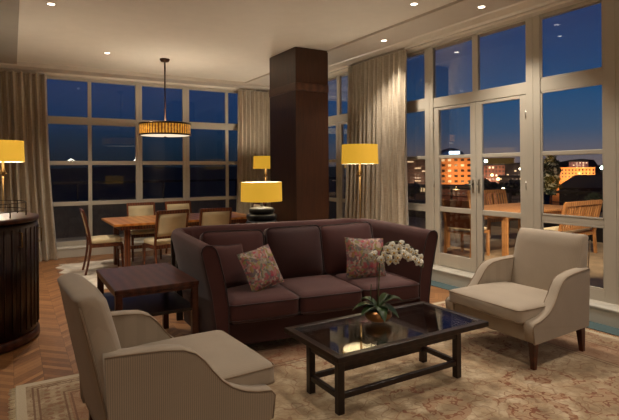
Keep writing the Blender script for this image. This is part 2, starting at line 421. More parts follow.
# plinths below the windows
pr = [(4.81, 0), (5.2, 0), (5.2, .185), (4.84, .185), (4.80, .165), (4.80, .145), (4.81, .145)]
struct(MB().prism(pr, 1, 1.0, 9.55).build('baseboard_right', M['sill'], bevel=.004), 'deep pale sill step under the tall windows')
pr = [(9.57, 0), (9.9, 0), (9.9, .185), (9.6, .185), (9.56, .165), (9.56, .145), (9.57, .145)]
struct(MB().prism(pr, 0, -.55, 5.1).build('baseboard_back', M['sill'], bevel=.004), 'pale sill step under the back windows')
struct(MB().box((4.60, 1.0, 0), (4.81, 9.3, .006)).build('trim_1', M['teal_strip']), 'teal strip along the window sill')  # thin flat strip in one plain teal colour
# cornice on the right wall
pr = [(4.52, 3.225), (4.54, 3.205), (4.70, 3.195), (4.715, 3.17), (4.80, 3.18), (4.82, 3.165), (4.94, 3.165), (4.94, 3.23)]
struct(MB().prism(pr, 1, 1.0, 9.15).build('trim_2', M['cornice'], bevel=.003), 'glossy pale cornice above the tall windows')
pr = [(9.50, 3.19), (9.52, 3.15), (9.63, 3.14), (9.63, 3.2)]
struct(MB().prism(pr, 0, -.5, 4.9).build('trim_3', M['cornice'], bevel=.003))

T0, T1, ZT, ZTR = 2.327, 2.462, 3.10, 3.15   # transom and head
D = .045                          # frame depth
def pane(parent, axis, a0, a1, z0, z1, depth):
    g = MB()
    if axis == 'x': g.box((a0, depth-.004, z0), (a1, depth+.004, z1))
    else: g.box((depth-.004, a0, z0), (depth+.004, a1, z1))
    return g.build('pane', M['glass'], parent)
def barR(f, y0, y1, z0, z1, d=D, x=XW):
    f.box((x, y0, z0), (x+d, y1, z1))
def barB(f, x0, x1, z0, z1, d=D, y=YW):
    f.box((x0, y, z0), (x1, y+d, z1))

# --- back window wall: one window per bay
bays = [(-.52, .35, (-.41, .29), None), (.35, 2.05, (.41, 1.99), 1.20), (2.05, 2.95, (2.11, 2.885), None), (2.95, 4.66, (3.015, 4.60), 3.805), (4.66, 5.1, (4.72, 5.02), None)]
for i, (x0, x1, (p0, p1), mid) in enumerate(bays):
    w = thing('window_%d' % (i+1), 'tall grid window of the back wall', None, kind='structure'); del w['label']
    f = MB(); barB(f, x0, p0, .17, 3.19); barB(f, p1, x1, .17, 3.19)
    barB(f, p0, p1, T0, T1); barB(f, p0, p1, ZT, 3.19); barB(f, p0, p1, .17, .275)
    for z0, z1 in ((1.61, 1.684), (.894, .964)): barB(f, p0, p1, z0, z1, D-.012, YW+.006)
    if mid: barB(f, mid-.032, mid+.032, .27, 3.11, D-.01, YW+.005)
    f.build('window_frame', M['white'], w, bevel=.006)
    cols = [(p0, mid-.032), (mid+.032, p1)] if mid else [(p0, p1)]
    for a, b_ in cols:
        for z0, z1 in ((.275, .894), (.964, 1.61), (1.684, T0), (T1, ZT)): pane(w, 'x', a, b_, z0, z1, YW+.025)

# --- right window wall
def fixed(n, y0, y1, p0, p1, zb=.295, mids=()):
    w = thing('window_%d' % n, None, None, kind='structure')
    f = MB(); barR(f, y0, p0, .17, 3.21, D+.01, XW-.008); barR(f, p1, y1, .17, 3.21, D+.01, XW-.008)
    barR(f, p0, p1, T0, T1); barR(f, p0, p1, ZTR, 3.21); barR(f, p0, p1, .17, zb)
    for z0, z1 in ((1.63, 1.677), (.92, .985)): barR(f, p0, p1, z0, z1, D-.012, XW+.006)
    f.build('window_frame', M['white'], w, bevel=.006)
    # slim raised beads round the panes
    bd = MB()
    for z0, z1 in ((T1, ZTR), (.985, T0), (zb, .92)):
        for a, b_ in ((p0, p0+.018), (p1-.018, p1)): barR(bd, a, b_, z0, z1, .018, XW+.002)
        barR(bd, p0, p1, z0, z0+.018, .018, XW+.002); barR(bd, p0, p1, z1-.018, z1, .018, XW+.002)
    bd.build('glazing_bead', M['white'], w, bevel=.003)
    for z0, z1 in ((zb, .92), (.985, 1.63), (1.677, T0), (T1, ZTR)): pane(w, 'y', p0, p1, z0, z1, XW+.022)
fixed(6, 1.0, 2.565, 1.12, 2.45)
fixed(7, 2.565, 3.44, 2.68, 3.355)
fixed(8, 5.03, 5.80, 5.11, 5.70)
fixed(9, 5.80, 6.52, 5.90, 6.44)
fixed(10, 8.03, 9.6, 8.11, 9.4)
def french(n, y0, y1, jl, jr):
    # top light above a pair of doors
    t = thing('window_%d' % (n+10), None, None, kind='structure'); f = MB()
    mid = (jl+jr)/2
    barR(f, y0, jl, .17, 3.21, D+.01, XW-.008); barR(f, jr, y1, .17, 3.21, D+.01, XW-.008)
    barR(f, jl, jr, T0, T1); barR(f, jl, jr, ZTR, 3.21); barR(f, mid-.045, mid+.045, T1, ZTR)
    f.build('window_frame', M['white'], t, bevel=.006)
    pane(t, 'y', jl, mid-.045, T1, ZTR, XW+.02); pane(t, 'y', mid+.045, jr, T1, ZTR, XW+.02)
    for k, (a, b_) in enumerate(((jl+.004, mid-.004), (mid+.004, jr-.004))):
        d = thing('door_%d' % (n*2+k), None, None, kind='structure'); f = MB(); dd = .04; x = XW+.005
        st = .085
        barR(f, a, a+st, .19, T0-.005, dd, x); barR(f, b_-st, b_, .19, T0-.005, dd, x)
        barR(f, a+st, b_-st, 2.285, T0-.005, dd, x); barR(f, a+st, b_-st, .19, .36, dd, x)
        for z0, z1 in ((1.63, 1.677), (.92, .985)): barR(f, a+st, b_-st, z0, z1, dd-.01, x+.005)
        f.build('door_frame', M['white'], d, bevel=.006)
        for z0, z1 in ((.36, .92), (.985, 1.63), (1.677, 2.285)): pane(d, 'y', a+st, b_-st, z0, z1, XW+.028)
        h = MB(); yy = (b_-st*.5) if k == 0 else (a+st*.5)
        h.box((x-.006, yy-.014, 1.20), (x, yy+.014, 1.36)); h.tube([(x, yy, 1.30), (x-.04, yy, 1.30), (x-.045, yy+(-.09 if k == 0 else .09), 1.30)], .007)
        h.build('door_handle', M['steel'], d)
        hg = MB()
        for z in (.5, 1.3, 2.1): hg.tube([(x-.006, a+.0 if k == 0 else b_, z-.05), (x-.006, a if k == 0 else b_, z+.05)], .008)
        hg.build('hinge', M['steel'], d)
french(1, 3.44, 5.03, 3.53, 4.96)
french(2, 6.52, 8.03, 6.60, 7.94)

# ------------------------------------------------------------------ column
col = thing('column', 'square dark walnut panelled column rising behind the sofa', 'column', (3.457, 6.14, 0), kind='structure')
cw, cd = .55, .83
f = MB().box((0, 0, 0), (cw, cd, 2.63)).box((0, 0, 2.74), (cw, cd, ZS if False else 3.245))
f.build('column_panelling', M['colwood'], col, bevel=.004)
MB().box((-.006, -.006, 2.63), (cw+.006, cd+.006, 2.74)).build('column_band', M['colband'], col, bevel=.004)
MB().box((-.02, -.02, 0), (cw+.02, cd+.02, .12)).build('column_plinth', M['dwood'], col, bevel=.004)

# ------------------------------------------------------------------ curtains
def curtain(label, axis, a0, a1, base, z0, z1, folds, side, seed, pull0=0, pull1=0):
    rnd = random.Random(seed); n = folds*10; zs = [z0+(z1-z0)*t for t in (0, .1, .3, .5, .7, .85, .95, 1)]
    ph = [rnd.uniform(-.9, .9) for _ in range(folds+2)]; am = [rnd.uniform(.55, 1.25) for _ in range(folds+2)]
    secs = []
    for sgn in (0, 1):
        for j, z in enumerate(zs):
            t = (z-z0)/(z1-z0); row = []
            for i in range(n+1):
                u = i/n; k = int(u*folds); fr = u*folds-k
                A = am[k]*(1-fr)+am[k+1]*fr; P = ph[k]*(1-fr)+ph[k+1]*fr
                off = math.sin(u*folds*2*PI+P*(1-t*.6)*1.6)*.078*A*(1-.3*t)+.012*math.sin(u*folds*4*PI+3*P+t*2)
                along = a0+(a1-a0)*u*1.0
                # slight gather towards the middle height
                mid = (a0+a1)/2; g = 1-.05*math.sin(t*PI); along = mid+(along-mid)*g+(pull0*(1-u)-pull1*u)*t
                off += sgn*.006*side
                row.append((base+off, along, z) if axis == 'y' else (along, base+off, z))
            secs.append(row)
    m = MB(); h = len(zs)
    m.loft(secs[:h], False, False); m.loft(secs[h:], False, False)
    cu = thing('curtain', label, 'curtain', (0, 0, 0))
    m.build('curtain_cloth', M['curtain'], cu)
    r = MB()
    if axis == 'y': r.tube([(base, a0+.02, z1+.012), (base, a1-.02-pull1, z1+.012)], .009)
    else: r.tube([(a0+.02+pull0, base, z1+.012), (a1-.02-pull1, base, z1+.012)], .009)
    r.build('curtain_track', M['white'], cu)
    return cu
curtain('full length champagne silk curtain at the left end of the back windows', 'x', -.75, .66, 9.43, .01, 3.13, 11, 1, 3, 0, .15)
curtain('full length champagne silk curtain between back windows and dark column', 'x', 3.90, 4.72, 9.43, .01, 3.13, 8, 1, 5, .06, 0)
curtain('full length silvery champagne curtain behind the floor lamp on the window wall', 'y', 5.22, 6.72, 4.69, .01, 3.15, 12, 1, 9, 0, .18)

# ------------------------------------------------------------------ downlights
DL = [(.361, 5.834, ZC, 'recessed ceiling downlight at the top left near the ceiling border'),
      (1.219, 7.853, ZC, 'recessed ceiling downlight left of the drum pendant'),
      (3.677, 3.955, ZC, 'recessed downlight in the main ceiling right of the column'),
      (4.309, 3.60, ZS, 'recessed downlight in the lower ceiling border above the french doors'),
      (4.287, 5.193, ZS, 'recessed downlight in the lower ceiling border nearest the silvery curtain')]
hidden = [(.6, 2.4, ZC), (2.0, 1.2, ZC), (3.6, 1.4, ZC), (2.1, 3.4, ZC), (4.3, 1.7, ZS), (.2, .2, ZC)]  # unseen fill spots added to light the room, no fixtures
def make_downlight(x, y, z, label):
    d = thing('downlight', label, 'ceiling light', (x, y, z), group='recessed downlights')
    MB().lathe([(.034, -.001), (.048, -.006), (.05, -.001)], seg=24).build('trim_ring', M['porcelain'], d)
    MB().lathe([(0.0001, -.003), (.034, -.002)], seg=24).build('lens', M['lens'], d)
    return d
dl0 = None
for x, y, z, l in DL:
    if dl0 is None: dl0 = make_downlight(x, y, z, l)
    else: dup(dl0, (x, y, z), label=l)
hid = 'unseen fill spot added above the seating'
def spot(x, y, z, e, ang=95, blend=.7, color=(1, .89, .76), r=.04, target=None):
    l = bpy.data.lights.new('spot_beam', 'SPOT'); l.energy = e; l.spot_size = math.radians(ang); l.spot_blend = blend; l.color = color; l.shadow_soft_size = r
    o = bpy.data.objects.new('spot_beam', l); COL.objects.link(o); o.location = (x, y, z)
    if target is not None:
        o.rotation_euler = (Vector(target)-Vector((x, y, z))).to_track_quat('-Z', 'Y').to_euler()
    return o
E_MAIN = 80
for x, y, z, l in DL: spot(x, y, z-.02, E_MAIN*(1.7 if x > 4 else 1.9 if y > 5 else 1.1), 110 if x > 4 else 118 if y > 5 else 100)
for x, y, z in hidden: spot(x, y, z-.02, E_MAIN*.72, 96, .6)
def point(x, y, z, e, color=(1, .87, .70), r=.05):
    l = bpy.data.lights.new('point_light', 'POINT'); l.energy = e; l.color = color; l.shadow_soft_size = r
    o = bpy.data.objects.new('point_light', l); COL.objects.link(o); o.location = (x, y, z); return o

# ------------------------------------------------------------------ lamps
def drum(parent, r0, r1, z0, z1, name='lamp_shade'):
    o = MB().lathe([(r0, z0), (r1, z1)], seg=48).build(name, M['shade'], parent)
    MB().lathe([(r0-.004, z0+.001), (r1-.004, z1-.001)], seg=48).build('shade_lining', M['shadein'], o)
    t = MB()
    for a in range(3):
        an = a*2*PI/3; t.tube([(0, 0, z1-.03), ((r1-.006)*math.cos(an), (r1-.006)*math.sin(an), z1-.012)], .003, 6)
    t.build('shade_spider', M['brass'], o)
    return o
def floor_lamp(loc, label, e=14):
    L = thing('floor_lamp', label, 'floor lamp', loc, group='yellow drum floor lamps')
    MB().lathe([(0.001, 0), (.14, 0), (.145, .01), (.14, .022), (.03, .032), (.012, .04), (0.001, .04)]).build('base', M['bronze'], L)
    p = MB().tube([(0, 0, .03), (0, 0, 1.62)], .010, 12); p.lathe([(.011, .7), (.02, .71), (.02, .73), (.011, .74)], seg=16)
    p.build('pole', M['brass'], L)
    s = MB().lathe([(.012, 1.42), (.026, 1.45), (.03, 1.47), (.014, 1.50), (.014, 1.62)], seg=20)
    for a in (0, 2.1, 4.2): s.tube([(0, 0, 1.46), (.05*math.cos(a), .05*math.sin(a), 1.44)], .004, 6)
    s.build('lamp_socket', M['brass'], L)
    MB().rbox(.03, .03, .05, .029, 6, mtx=Matrix.Translation((0, 0, 1.685))).build('light_bulb', M['shadein'], L)
    drum(L, .228, .22, 1.575, 1.815)
    point(loc[0], loc[1], loc[2]+1.70, e, r=.06)
    return L
floor_lamp((3.68, 4.94, 0), 'yellow drum floor lamp standing behind the right end of the sofa', 32).scale = (1, 1, .993)
floor_lamp((4.03, 8.32, 0), 'yellow drum floor lamp half hidden beside the dark column', 46).scale = (1, 1, .966)
ll = floor_lamp((-.09, 6.75, 0), 'yellow drum floor lamp behind the bow fronted bar cabinet', 44); ll.scale = (.97, .97, 1.025)

for x, y in ((-.6, -1.2), (4.2, -.8), (2.0, -2.2)): point(x, y, 1.9, 22, (1, .89, .76), .12)   # unseen fill lights added behind the viewpoint, not real lamps

# pendant
pd = thing('pendant_lamp', 'round amber beaded drum pendant hanging over the dining table', 'pendant lamp', (2.065, 7.84, .0))
MB().lathe([(0.001, 3.25), (.075, 3.25), (.078, 3.235), (.06, 3.205), (.012, 3.195), (.001, 3.195)], seg=24).build('canopy', M['bronze'], pd)
MB().tube([(0, 0, 3.2), (0, 0, 2.23)], .011, 10).build('rod', M['bronze'], pd)
MB().lathe([(.385, 2.065), (.385, 2.215)], seg=72).build('beaded_drum', M['beads'], pd)
r = MB()
for z in (2.045, 2.215): r.lathe([(.38, z), (.397, z), (.397, z+.025), (.38, z+.025)], seg=72, closed=True)
for a in range(3):
    an = a*2*PI/3+.4; r.tube([(0, 0, 2.25), (.385*math.cos(an), .385*math.sin(an), 2.23)], .005, 6)
r.build('drum_rim', M['bronze'], pd)
MB().lathe([(.001, 2.035), (.1, 2.036), (.37, 2.05), (.378, 2.062)], seg=48).build('diffuser', M['diffuser'], pd)
MB().lathe([(.001, 2.015), (.02, 2.018), (.022, 2.034), (.001, 2.036)], seg=16).build('finial', M['bronze'], pd)
point(2.075, 7.84, 2.15, 36, (1, .86, .68), .06)

# ------------------------------------------------------------------ sofa (local frame: x along front, y to the back)
SA = math.radians(-7.8)
SO = (1.45, 3.67, 0)
def sl(s, t, z=0):
    return (SO[0]+s*math.cos(SA)-t*math.sin(SA), SO[1]+s*math.sin(SA)+t*math.cos(SA), z)
W_ = 1.79
sofa = thing('sofa', 'long maroon three seat sofa with flared arms and curved back', 'sofa', SO, SA)
# U-shaped shell
path = []
RC = .20
x0, x1, yb = -.06, W_+.06, 1.06
for t in (0, .08, .2, .35, .5, .65): path.append(((x0, t*(yb-RC)/.65), (-1, 0)))
for i in range(1, 8):
    a = PI-i*(PI/2)/8; path.append(((x0+RC+RC*math.cos(a), yb-RC+RC*math.sin(a)), (math.cos(a), math.sin(a))))
for i in range(0, 13): path.append(((x0+RC+(x1-x0-2*RC)*i/12, yb), (0, 1)))
for i in range(1, 8):
    a = PI/2-i*(PI/2)/8; path.append(((x1-RC+RC*math.cos(a), yb-RC+RC*math.sin(a)), (math.cos(a), math.sin(a))))
for t in (.65, .5, .35, .2, .08, 0): path.append(((x1, t*(yb-RC)/.65), (1, 0)))
def shell_sec(p, nrm, y):
    tt = max(0, min(1, y/yb)); H = .918+.035*(tt**.8); back = nrm[1] > .7
    fl = .095 if not back else .04
    prof = [(-.06, .10), (.04, .10), (.045, .30), (.05+fl*.3, .55), (.055+fl*.8, H-.14), (.055+fl, H-.055), (.045+fl, H-.018), (.02+fl, H), (-.02+fl*.95, H-.004), (-.04+fl*.85, H-.03), (-.05+fl*.7, H-.09), (-.06+fl*.3, .62), (-.06, .42)]
    return [(p[0]+nrm[0]*o, p[1]+nrm[1]*o, z) for o, z in prof]
secs = [[(x-.13*max(0, p[1])/yb, y, z) for x, y, z in shell_sec(p, n, p[1])] for p, n in path]
MB().loft(secs).build('sofa_shell', M['maroon'], sofa, bevel=.008)
for k in (0, -1): MB().tube([Vector(q)+Vector((0, -.004, 0)) for q in secs[k]], .006, 6, closed=True).build('arm_piping', M['pipe_m'], sofa)
MB().box((0, .03, .10), (W_, .92, .285)).build('seat_base', M['maroon2'], sofa, bevel=.012)
for i in range(3):
    cx = (i+.5)*W_/3
    o = MB().rbox(W_/6-.004, .335, .09, .05, 10, (0, .01, .02)).build('seat_cushion', M['maroon'], sofa, loc=(cx, .30, .375))
    q = MB(); 
    for z in (.062, -.062): q.tube(rect_loop(W_/6-.004, .336, z, .05), .006, 6, closed=True)
    q.build('cushion_piping', M['pipe_m'], o)
for i, (w_, h_, tilt, dx, rzz) in enumerate(((.305, .24, 13, .0, 2), (.295, .25, 11, .01, -1), (.31, .245, 14, -.01, -3))):
    cx = (i+.5)*W_/3+dx-.085
    o = MB().rbox(w_-.01, .085, h_, .055, 12, (0, .065, 0)).build('back_cushion', M['maroon2' if i == 1 else 'maroon'], sofa, loc=(cx, .715, .69))
    o.rotation_euler = (math.radians(-tilt), math.radians(rzz*.6), 0)
    q = MB(); pts = rect_loop(w_-.012, h_-.002, 0, .06); q.tube([(a, -.068, b_) for a, b_, _ in pts], .006, 6, closed=True)
    q.build('cushion_piping', M['pipe_m'], o)
for x, y in ((-.02, .08), (W_+.02, .08), (-.02, .9), (W_+.02, .9)):
    MB().taper((x, y, .012 if y < .5 else 0), .022, (x, y, .105), .03).build('leg', M['dwood'], sofa)

def pillow(name, label, cat, size, thick, mat, loc, rot, pipe=None):
    n = 16; vs = []; fs = []
    def pt(i, j, sg):
        u, v = -1+2*i/n, -1+2*j/n
        e = ((1-u**4)*(1-v**4))
        th = thick*(max(0, (1-u*u)*(1-v*v)))**.42
        pin = 1-.06*(1-abs(u*v))  # pulled-in sides, pointed corners
        return (u*size*pin, sg*th, v*size*pin)
    root = thing(name, label, cat, loc)
    root.rotation_euler = rot
    m = MB()
    for sg in (-1, 1):
        vs = [pt(i, j, sg) for j in range(n+1) for i in range(n+1)]
        fs = [(j*(n+1)+i, j*(n+1)+i+1, (j+1)*(n+1)+i+1, (j+1)*(n+1)+i) for j in range(n) for i in range(n)]
        m.add(vs, fs, True)
    m.build('pillow_cover', mat, root)
    loop = [pt(i, 0, 1) for i in range(n)]+[pt(n, j, 1) for j in range(n)]+[pt(i, n, 1) for i in range(n, 0, -1)]+[pt(0, j, 1) for j in range(n, 0, -1)]
    MB().tube(loop, .005, 6, closed=True).build('pillow_edging', pipe or mat, root)
    return root
R = math.radians
pillow('throw_pillow', 'floral print throw pillow leaning at the left end of the sofa', 'pillow', .178, .075, M['print'], sl(.36, .30, .645), (R(-26), R(-8), SA+R(24)))
pillow('throw_pillow', 'floral print throw pillow upright at the right end of the sofa', 'pillow', .190, .075, M['print'], sl(1.41, .33, .652), (R(-20), R(3), SA+R(-12)))
pillow('throw_pillow', 'plain maroon throw pillow tucked behind the leaning floral pillow', 'pillow', .19, .07, M['maroon'], sl(.12, .48, .655), (R(-18), R(4), SA+R(24)), M['pipe_m'])

# ------------------------------------------------------------------ console table behind sofa, lamp, cups
ct = thing('console_table', 'black console table standing behind the sofa back', 'console table', sl(-.22, 1.26, 0), SA)
MB().box((0, 0, .76), (1.95, .42, .80)).build('tabletop', M['blackw'], ct, bevel=.004)
MB().box((.03, .03, .68), (1.92, .39, .76)).build('apron', M['blackw'], ct)
for x in (.0, 1.89):
    for y in (0.0, .36): MB().box((x, y, 0), (x+.06, y+.06, .76)).build('leg', M['blackw'], ct)
tl = thing('table_lamp', 'yellow drum table lamp with black ribbed pumpkin base behind the sofa', 'table lamp', sl(.74, 1.47, .80))
bp = []
for k in range(4):
    z0 = .01+k*.068
    R0 = (.15, .172, .17, .14)[k]
    for a in range(7):
        t = -PI/2+a*PI/6; bp.append((R0-.02+.022*math.cos(t), z0+.033+.033*math.sin(t)))
MB().lathe([(.001, 0), (.10, 0)]+bp+[(.05, .29), (.02, .295), (.001, .295)], seg=48).build('ribbed_base', M['black'], tl)
MB().lathe([(.014, .29), (.014, .40), (.02, .405), (.02, .43), (.001, .43)], seg=16).build('neck', M['steel'], tl)
drum(tl, .230, .226, .352, .565)
MB().rbox(.028, .028, .045, .027, 6, mtx=Matrix.Translation((0, 0, .47))).build('light_bulb', M['shadein'], tl)
p = sl(.74, 1.47, 1.26); point(p[0], p[1], p[2], 18)
cup = thing('votive_cup', 'small white cup on the console left of the pumpkin lamp', 'cup', sl(.40, 1.40, .80), group='white cups on the console')
MB().lathe([(.001, 0), (.022, 0), (.03, .05), (.034, .11), (.031, .11), (.027, .05), (.001, .012)], seg=24).build('cup_body', M['porcelain'], cup)
dup(cup, sl(.50, 1.42, .80), label='small white cup on the console nearest the pumpkin lamp')

# ------------------------------------------------------------------ side table
st = thing('side_table', 'square dark mahogany side table with lower shelf beside the sofa', 'side table', (0, 0, 0))
SX0, SX1, SY0, SY1, SZ = .64, 1.275, 3.86, 4.80, .62
MB().box((SX0, SY0, SZ-.035), (SX1, SY1, SZ)).build('tabletop', M['dwood'], st, bevel=.006)
f = MB()
for a, b_ in (((SX0+.01, SY0+.01), (SX1-.01, SY0+.035)), ((SX0+.01, SY1-.035), (SX1-.01, SY1-.01)), ((SX0+.01, SY0+.01), (SX0+.035, SY1-.01)), ((SX1-.035, SY0+.01), (SX1-.01, SY1-.01))):
    f.box((*a, SZ-.06), (*b_, SZ-.035))
f.build('apron', M['dwood'], st)
MB().box((SX0+.02, SY0+.02, .385), (SX1-.02, SY1-.02, .41)).build('shelf', M['espresso'], st, bevel=.004)
for x in (SX0+.005, SX1-.055):
    for y in (SY0+.005, SY1-.055): MB().box((x, y, 0.012 if y < 4.02 else 0), (x+.05, y+.05, SZ-.036)).build('leg', M['dwood'], st, bevel=.003)

# ------------------------------------------------------------------ rugs
RX0, RX1, RY0, RY1 = .01, 4.52, .55, 4.02
M['rug'] = mat_rug('faded_persian_pile', RX0, RX1, RY0, RY1)
rug = thing('area_rug', 'large faded beige and rust patterned rug under the seating group', 'rug')
MB().box((RX0, RY0, 0), (RX1, RY1, .012)).build('rug_pile', M['rug'], rug, bevel=.004)
fr = MB(); rnd = random.Random(2)
for X, dr in ((RX0, -1), (RX1, 1)):
    y = RY0+.02
    while y < RY1-.02:
        fr.tube([(X, y, .007), (X+dr*rnd.uniform(.03, .045), y+rnd.uniform(-.01, .01), .004)], .0022, 4); y += .012
tag(fr.build('rug_fringe', M['cushw'], rug), kind='stuff')
M['rug2'] = mat_rug('pale_wool_pile', .6, 3.9, 6.9, 8.9, True)
pts = []; rnd = random.Random(4)
def edge(a, b_, n):
    for i in range(n):
        t = i/n; w_ = .035*math.sin(i*1.9)+rnd.uniform(-.03, .03); dx, dy = b_[0]-a[0], b_[1]-a[1]; L = math.hypot(dx, dy)
        pts.append((a[0]+dx*t-dy/L*w_, a[1]+dy*t+dx/L*w_))
edge((.62, 6.75), (3.9, 6.75), 30); edge((3.9, 6.75), (3.9, 8.9), 18); edge((3.9, 8.9), (.62, 8.9), 30); edge((.62, 8.9), (.62, 6.75), 18)
tag(MB().prism(pts, 2, 0, .010).build('area_rug', M['rug2']), 'pale cream rug with ragged edges under the dining table', 'rug')

# ------------------------------------------------------------------ coffee table
CX0, CX1, CY0, CY1, CZ = 1.575, 2.845, 2.335, 2.985, .43
cf = thing('coffee_table', 'dark wood coffee table with inset glass top on the rug', 'coffee table', (0, 0, 0))
f = MB(); b_ = .05
f.box((CX0, CY0, CZ-.035), (CX1, CY0+b_, CZ)); f.box((CX0, CY1-b_, CZ-.035), (CX1, CY1, CZ))
f.box((CX0, CY0+b_, CZ-.035), (CX0+b_, CY1-b_, CZ)); f.box((CX1-b_, CY0+b_, CZ-.035), (CX1, CY1-b_, CZ))
f.build('top_frame', M['espresso'], cf, bevel=.004)
MB().box((CX0+b_-.004, CY0+b_-.004, CZ-.012), (CX1-b_+.004, CY1-b_+.004, CZ-.004)).build('glass_top', M['tglass'], cf)
lx0, lx1, ly0, ly1 = 1.68, 2.735, 2.485, 2.87
for x in (lx0, lx1-.04, lx0+.34, lx1-.38): MB().box((x, CY0+b_, CZ-.045), (x+.045, CY1-b_, CZ-.02)).build('cross_bar', M['espresso'], cf, bevel=.002)
for x in (lx0, lx1-.045):
    for y in (ly0, ly1-.045): MB().box((x, y, .012), (x+.045, y+.045, CZ-.035)).build('leg', M['espresso'], cf, bevel=.003)
f = MB()
for y in (ly0+.008, ly1-.037): f.box((lx0+.045, y, CZ-.135), (lx1-.045, y+.028, CZ-.04))
for x in (lx0+.008, lx1-.037): f.box((x, ly0+.045, CZ-.135), (x+.028, ly1-.045, CZ-.04))
f.build('apron', M['espresso'], cf, bevel=.003)
f = MB()
for y in (ly0+.008, ly1-.037): f.box((lx0+.045, y, .10), (lx1-.045, y+.03, .135))
for x in (lx0+.008, lx1-.037): f.box((x, ly0+.045, .10), (x+.03, ly1-.045, .135))
f.build('stretcher', M['espresso'], cf, bevel=.003)

# ------------------------------------------------------------------ orchid
ox, oy = 2.205, 2.76
orc = thing('potted_orchid', 'white orchid in a round copper bowl on the coffee table', 'orchid', (ox, oy, CZ))
MB().lathe([(.001, 0), (.045, 0), (.08, .015), (.097, .04), (.094, .065), (.078, .083), (.074, .081), (.086, .06), (.088, .04), (.001, .02)], seg=36).build('bowl', M['copper'], orc)
MB().lathe([(.001, .085), (.04, .08), (.078, .072)], seg=24).build('moss', M['soil'], orc)
rv, dv = Vector((.858, -.5135, 0)), Vector((.5135, .858, 0))
def at(a, h, d=0): return rv*a+dv*d+Vector((0, 0, h))
def leaf(dirv, L, w_, lift, droop):
    n = 10; side = Vector((-dirv.y, dirv.x, 0)); top = []; bot = []
    for i in range(n+1):
        t = i/n; c_ = dirv*(L*t)+Vector((0, 0, .10+lift*math.sin(t*PI*.6)-droop*t*t))
        ww = w_*math.sin(PI*min(1, t*.9+.1))**.6
        top.append([tuple(c_-side*ww+Vector((0, 0, .012*(ww/w_)))), tuple(c_+Vector((0, 0, 0))), tuple(c_+side*ww+Vector((0, 0, .012*(ww/w_))))])
        bot.append([tuple(Vector(q)-Vector((0, 0, .004))) for q in top[-1]])
    m = MB(); m.loft([a+list(reversed(b_)) for a, b_ in zip(top, bot)]); return m
for a, L, w_, lf, dr in ((5, .18, .042, .08, .04), (30, .12, .034, .09, .03), (180, .18, .042, .04, .06), (155, .13, .034, .06, .02), (-75, .12, .040, .03, .10), (-25, .15, .044, .03, .09), (212, .15, .034, .02, .06)):
    d_ = rv*math.cos(R(a))+dv*math.sin(R(a)); leaf(d_, L, w_, lf, dr).build('leaf', M['leaf'], orc)
stem = [at(.0, .08), at(.006, .22), at(.012, .36), at(.02, .46), at(.045, .525), at(.09, .555), at(.15, .555), at(.21, .535), at(.26, .495), at(.295, .44)]
# smooth the stem
def catmull(P, n=5):
    P = [Vector(p) for p in P]; out = []
    for i in range(len(P)-1):
        a, b_, c_, d_ = P[max(i-1, 0)], P[i], P[i+1], P[min(i+2, len(P)-1)]
        for k in range(n):
            t = k/n; out.append(.5*((2*b_)+(-a+c_)*t+(2*a-5*b_+4*c_-d_)*t*t+(-a+3*b_-3*c_+d_)*t**3))
    out.append(P[-1]); return out
MB().tube(catmull(stem), .004, 8).build('flower_stem', M['stem'], orc)
MB().tube([at(-.008, .08, -.01), at(-.004, .45, -.006)], .003, 6).build('support_stick', M['bronze'], orc)
MB().tube(catmull([at(-.03, .09), at(-.05, .18), at(-.045, .26)]), .003, 6).build('flower_stem', M['stem'], orc)
def petal_mesh():
    m = MB()
    for a, L, w_ in ((90, .034, .014), (18, .036, .022), (162, .036, .022), (234, .033, .014), (306, .033, .014)):
        an = R(a); dx, dz = math.cos(an), math.sin(an); secs = []
        for i in range(6):
            t = i/5; ww = w_*math.sin(PI*(t*.88+.06))**.7; c_ = Vector((dx*L*t, -.006*math.sin(t*PI)+.004*t, dz*L*t)); sd = Vector((-dz, 0, dx))
            secs.append([tuple(c_-sd*ww+Vector((0, -.004, 0))), tuple(c_), tuple(c_+sd*ww+Vector((0, -.004, 0))), tuple(c_+Vector((0, .002, 0)))])
        m.loft(secs)
    return m
fl0 = None; rnd = random.Random(11)
sites = [(-.045, .455, -.02), (-.03, .475, -.03), (.02, .44, -.035), (.04, .475, -.05), (.065, .51, -.03), (.07, .455, -.05), (.10, .535, -.02), (.105, .49, -.05), (.135, .455, -.045), (.14, .515, -.03), (.165, .545, -.01), (.175, .48, -.05), (.20, .51, -.02), (.21, .455, -.04), (.235, .49, -.02), (.255, .44, -.03), (.27, .475, 0), (.285, .415, -.02), (.30, .445, 0), (.125, .425, -.03), (.08, .425, -.02)]
for i, (a, h, d_) in enumerate(sites):
    if fl0 is None:
        fl0 = petal_mesh().build('blossom', M['petal'], orc)
        MB().rbox(.007, .009, .008, .006, 3, mtx=Matrix.Translation((0, -.008, -.003))).build('throat', M['petalc'], fl0); o = fl0
    else: o = dup(fl0)
    o.location = at(a, h, d_); s_ = rnd.uniform(.72, 1.0); o.scale = (s_, s_, s_)
    o.rotation_euler = (rnd.uniform(-.5, .3), rnd.uniform(-.8, .8), R(-30)+rnd.uniform(-.9, .9))
for a, h in ((.31, .41), (.315, .385), (.30, .39)):
    MB().rbox(.009, .009, .012, .008, 3).build('bud', M['stem'], orc, loc=at(a, h))

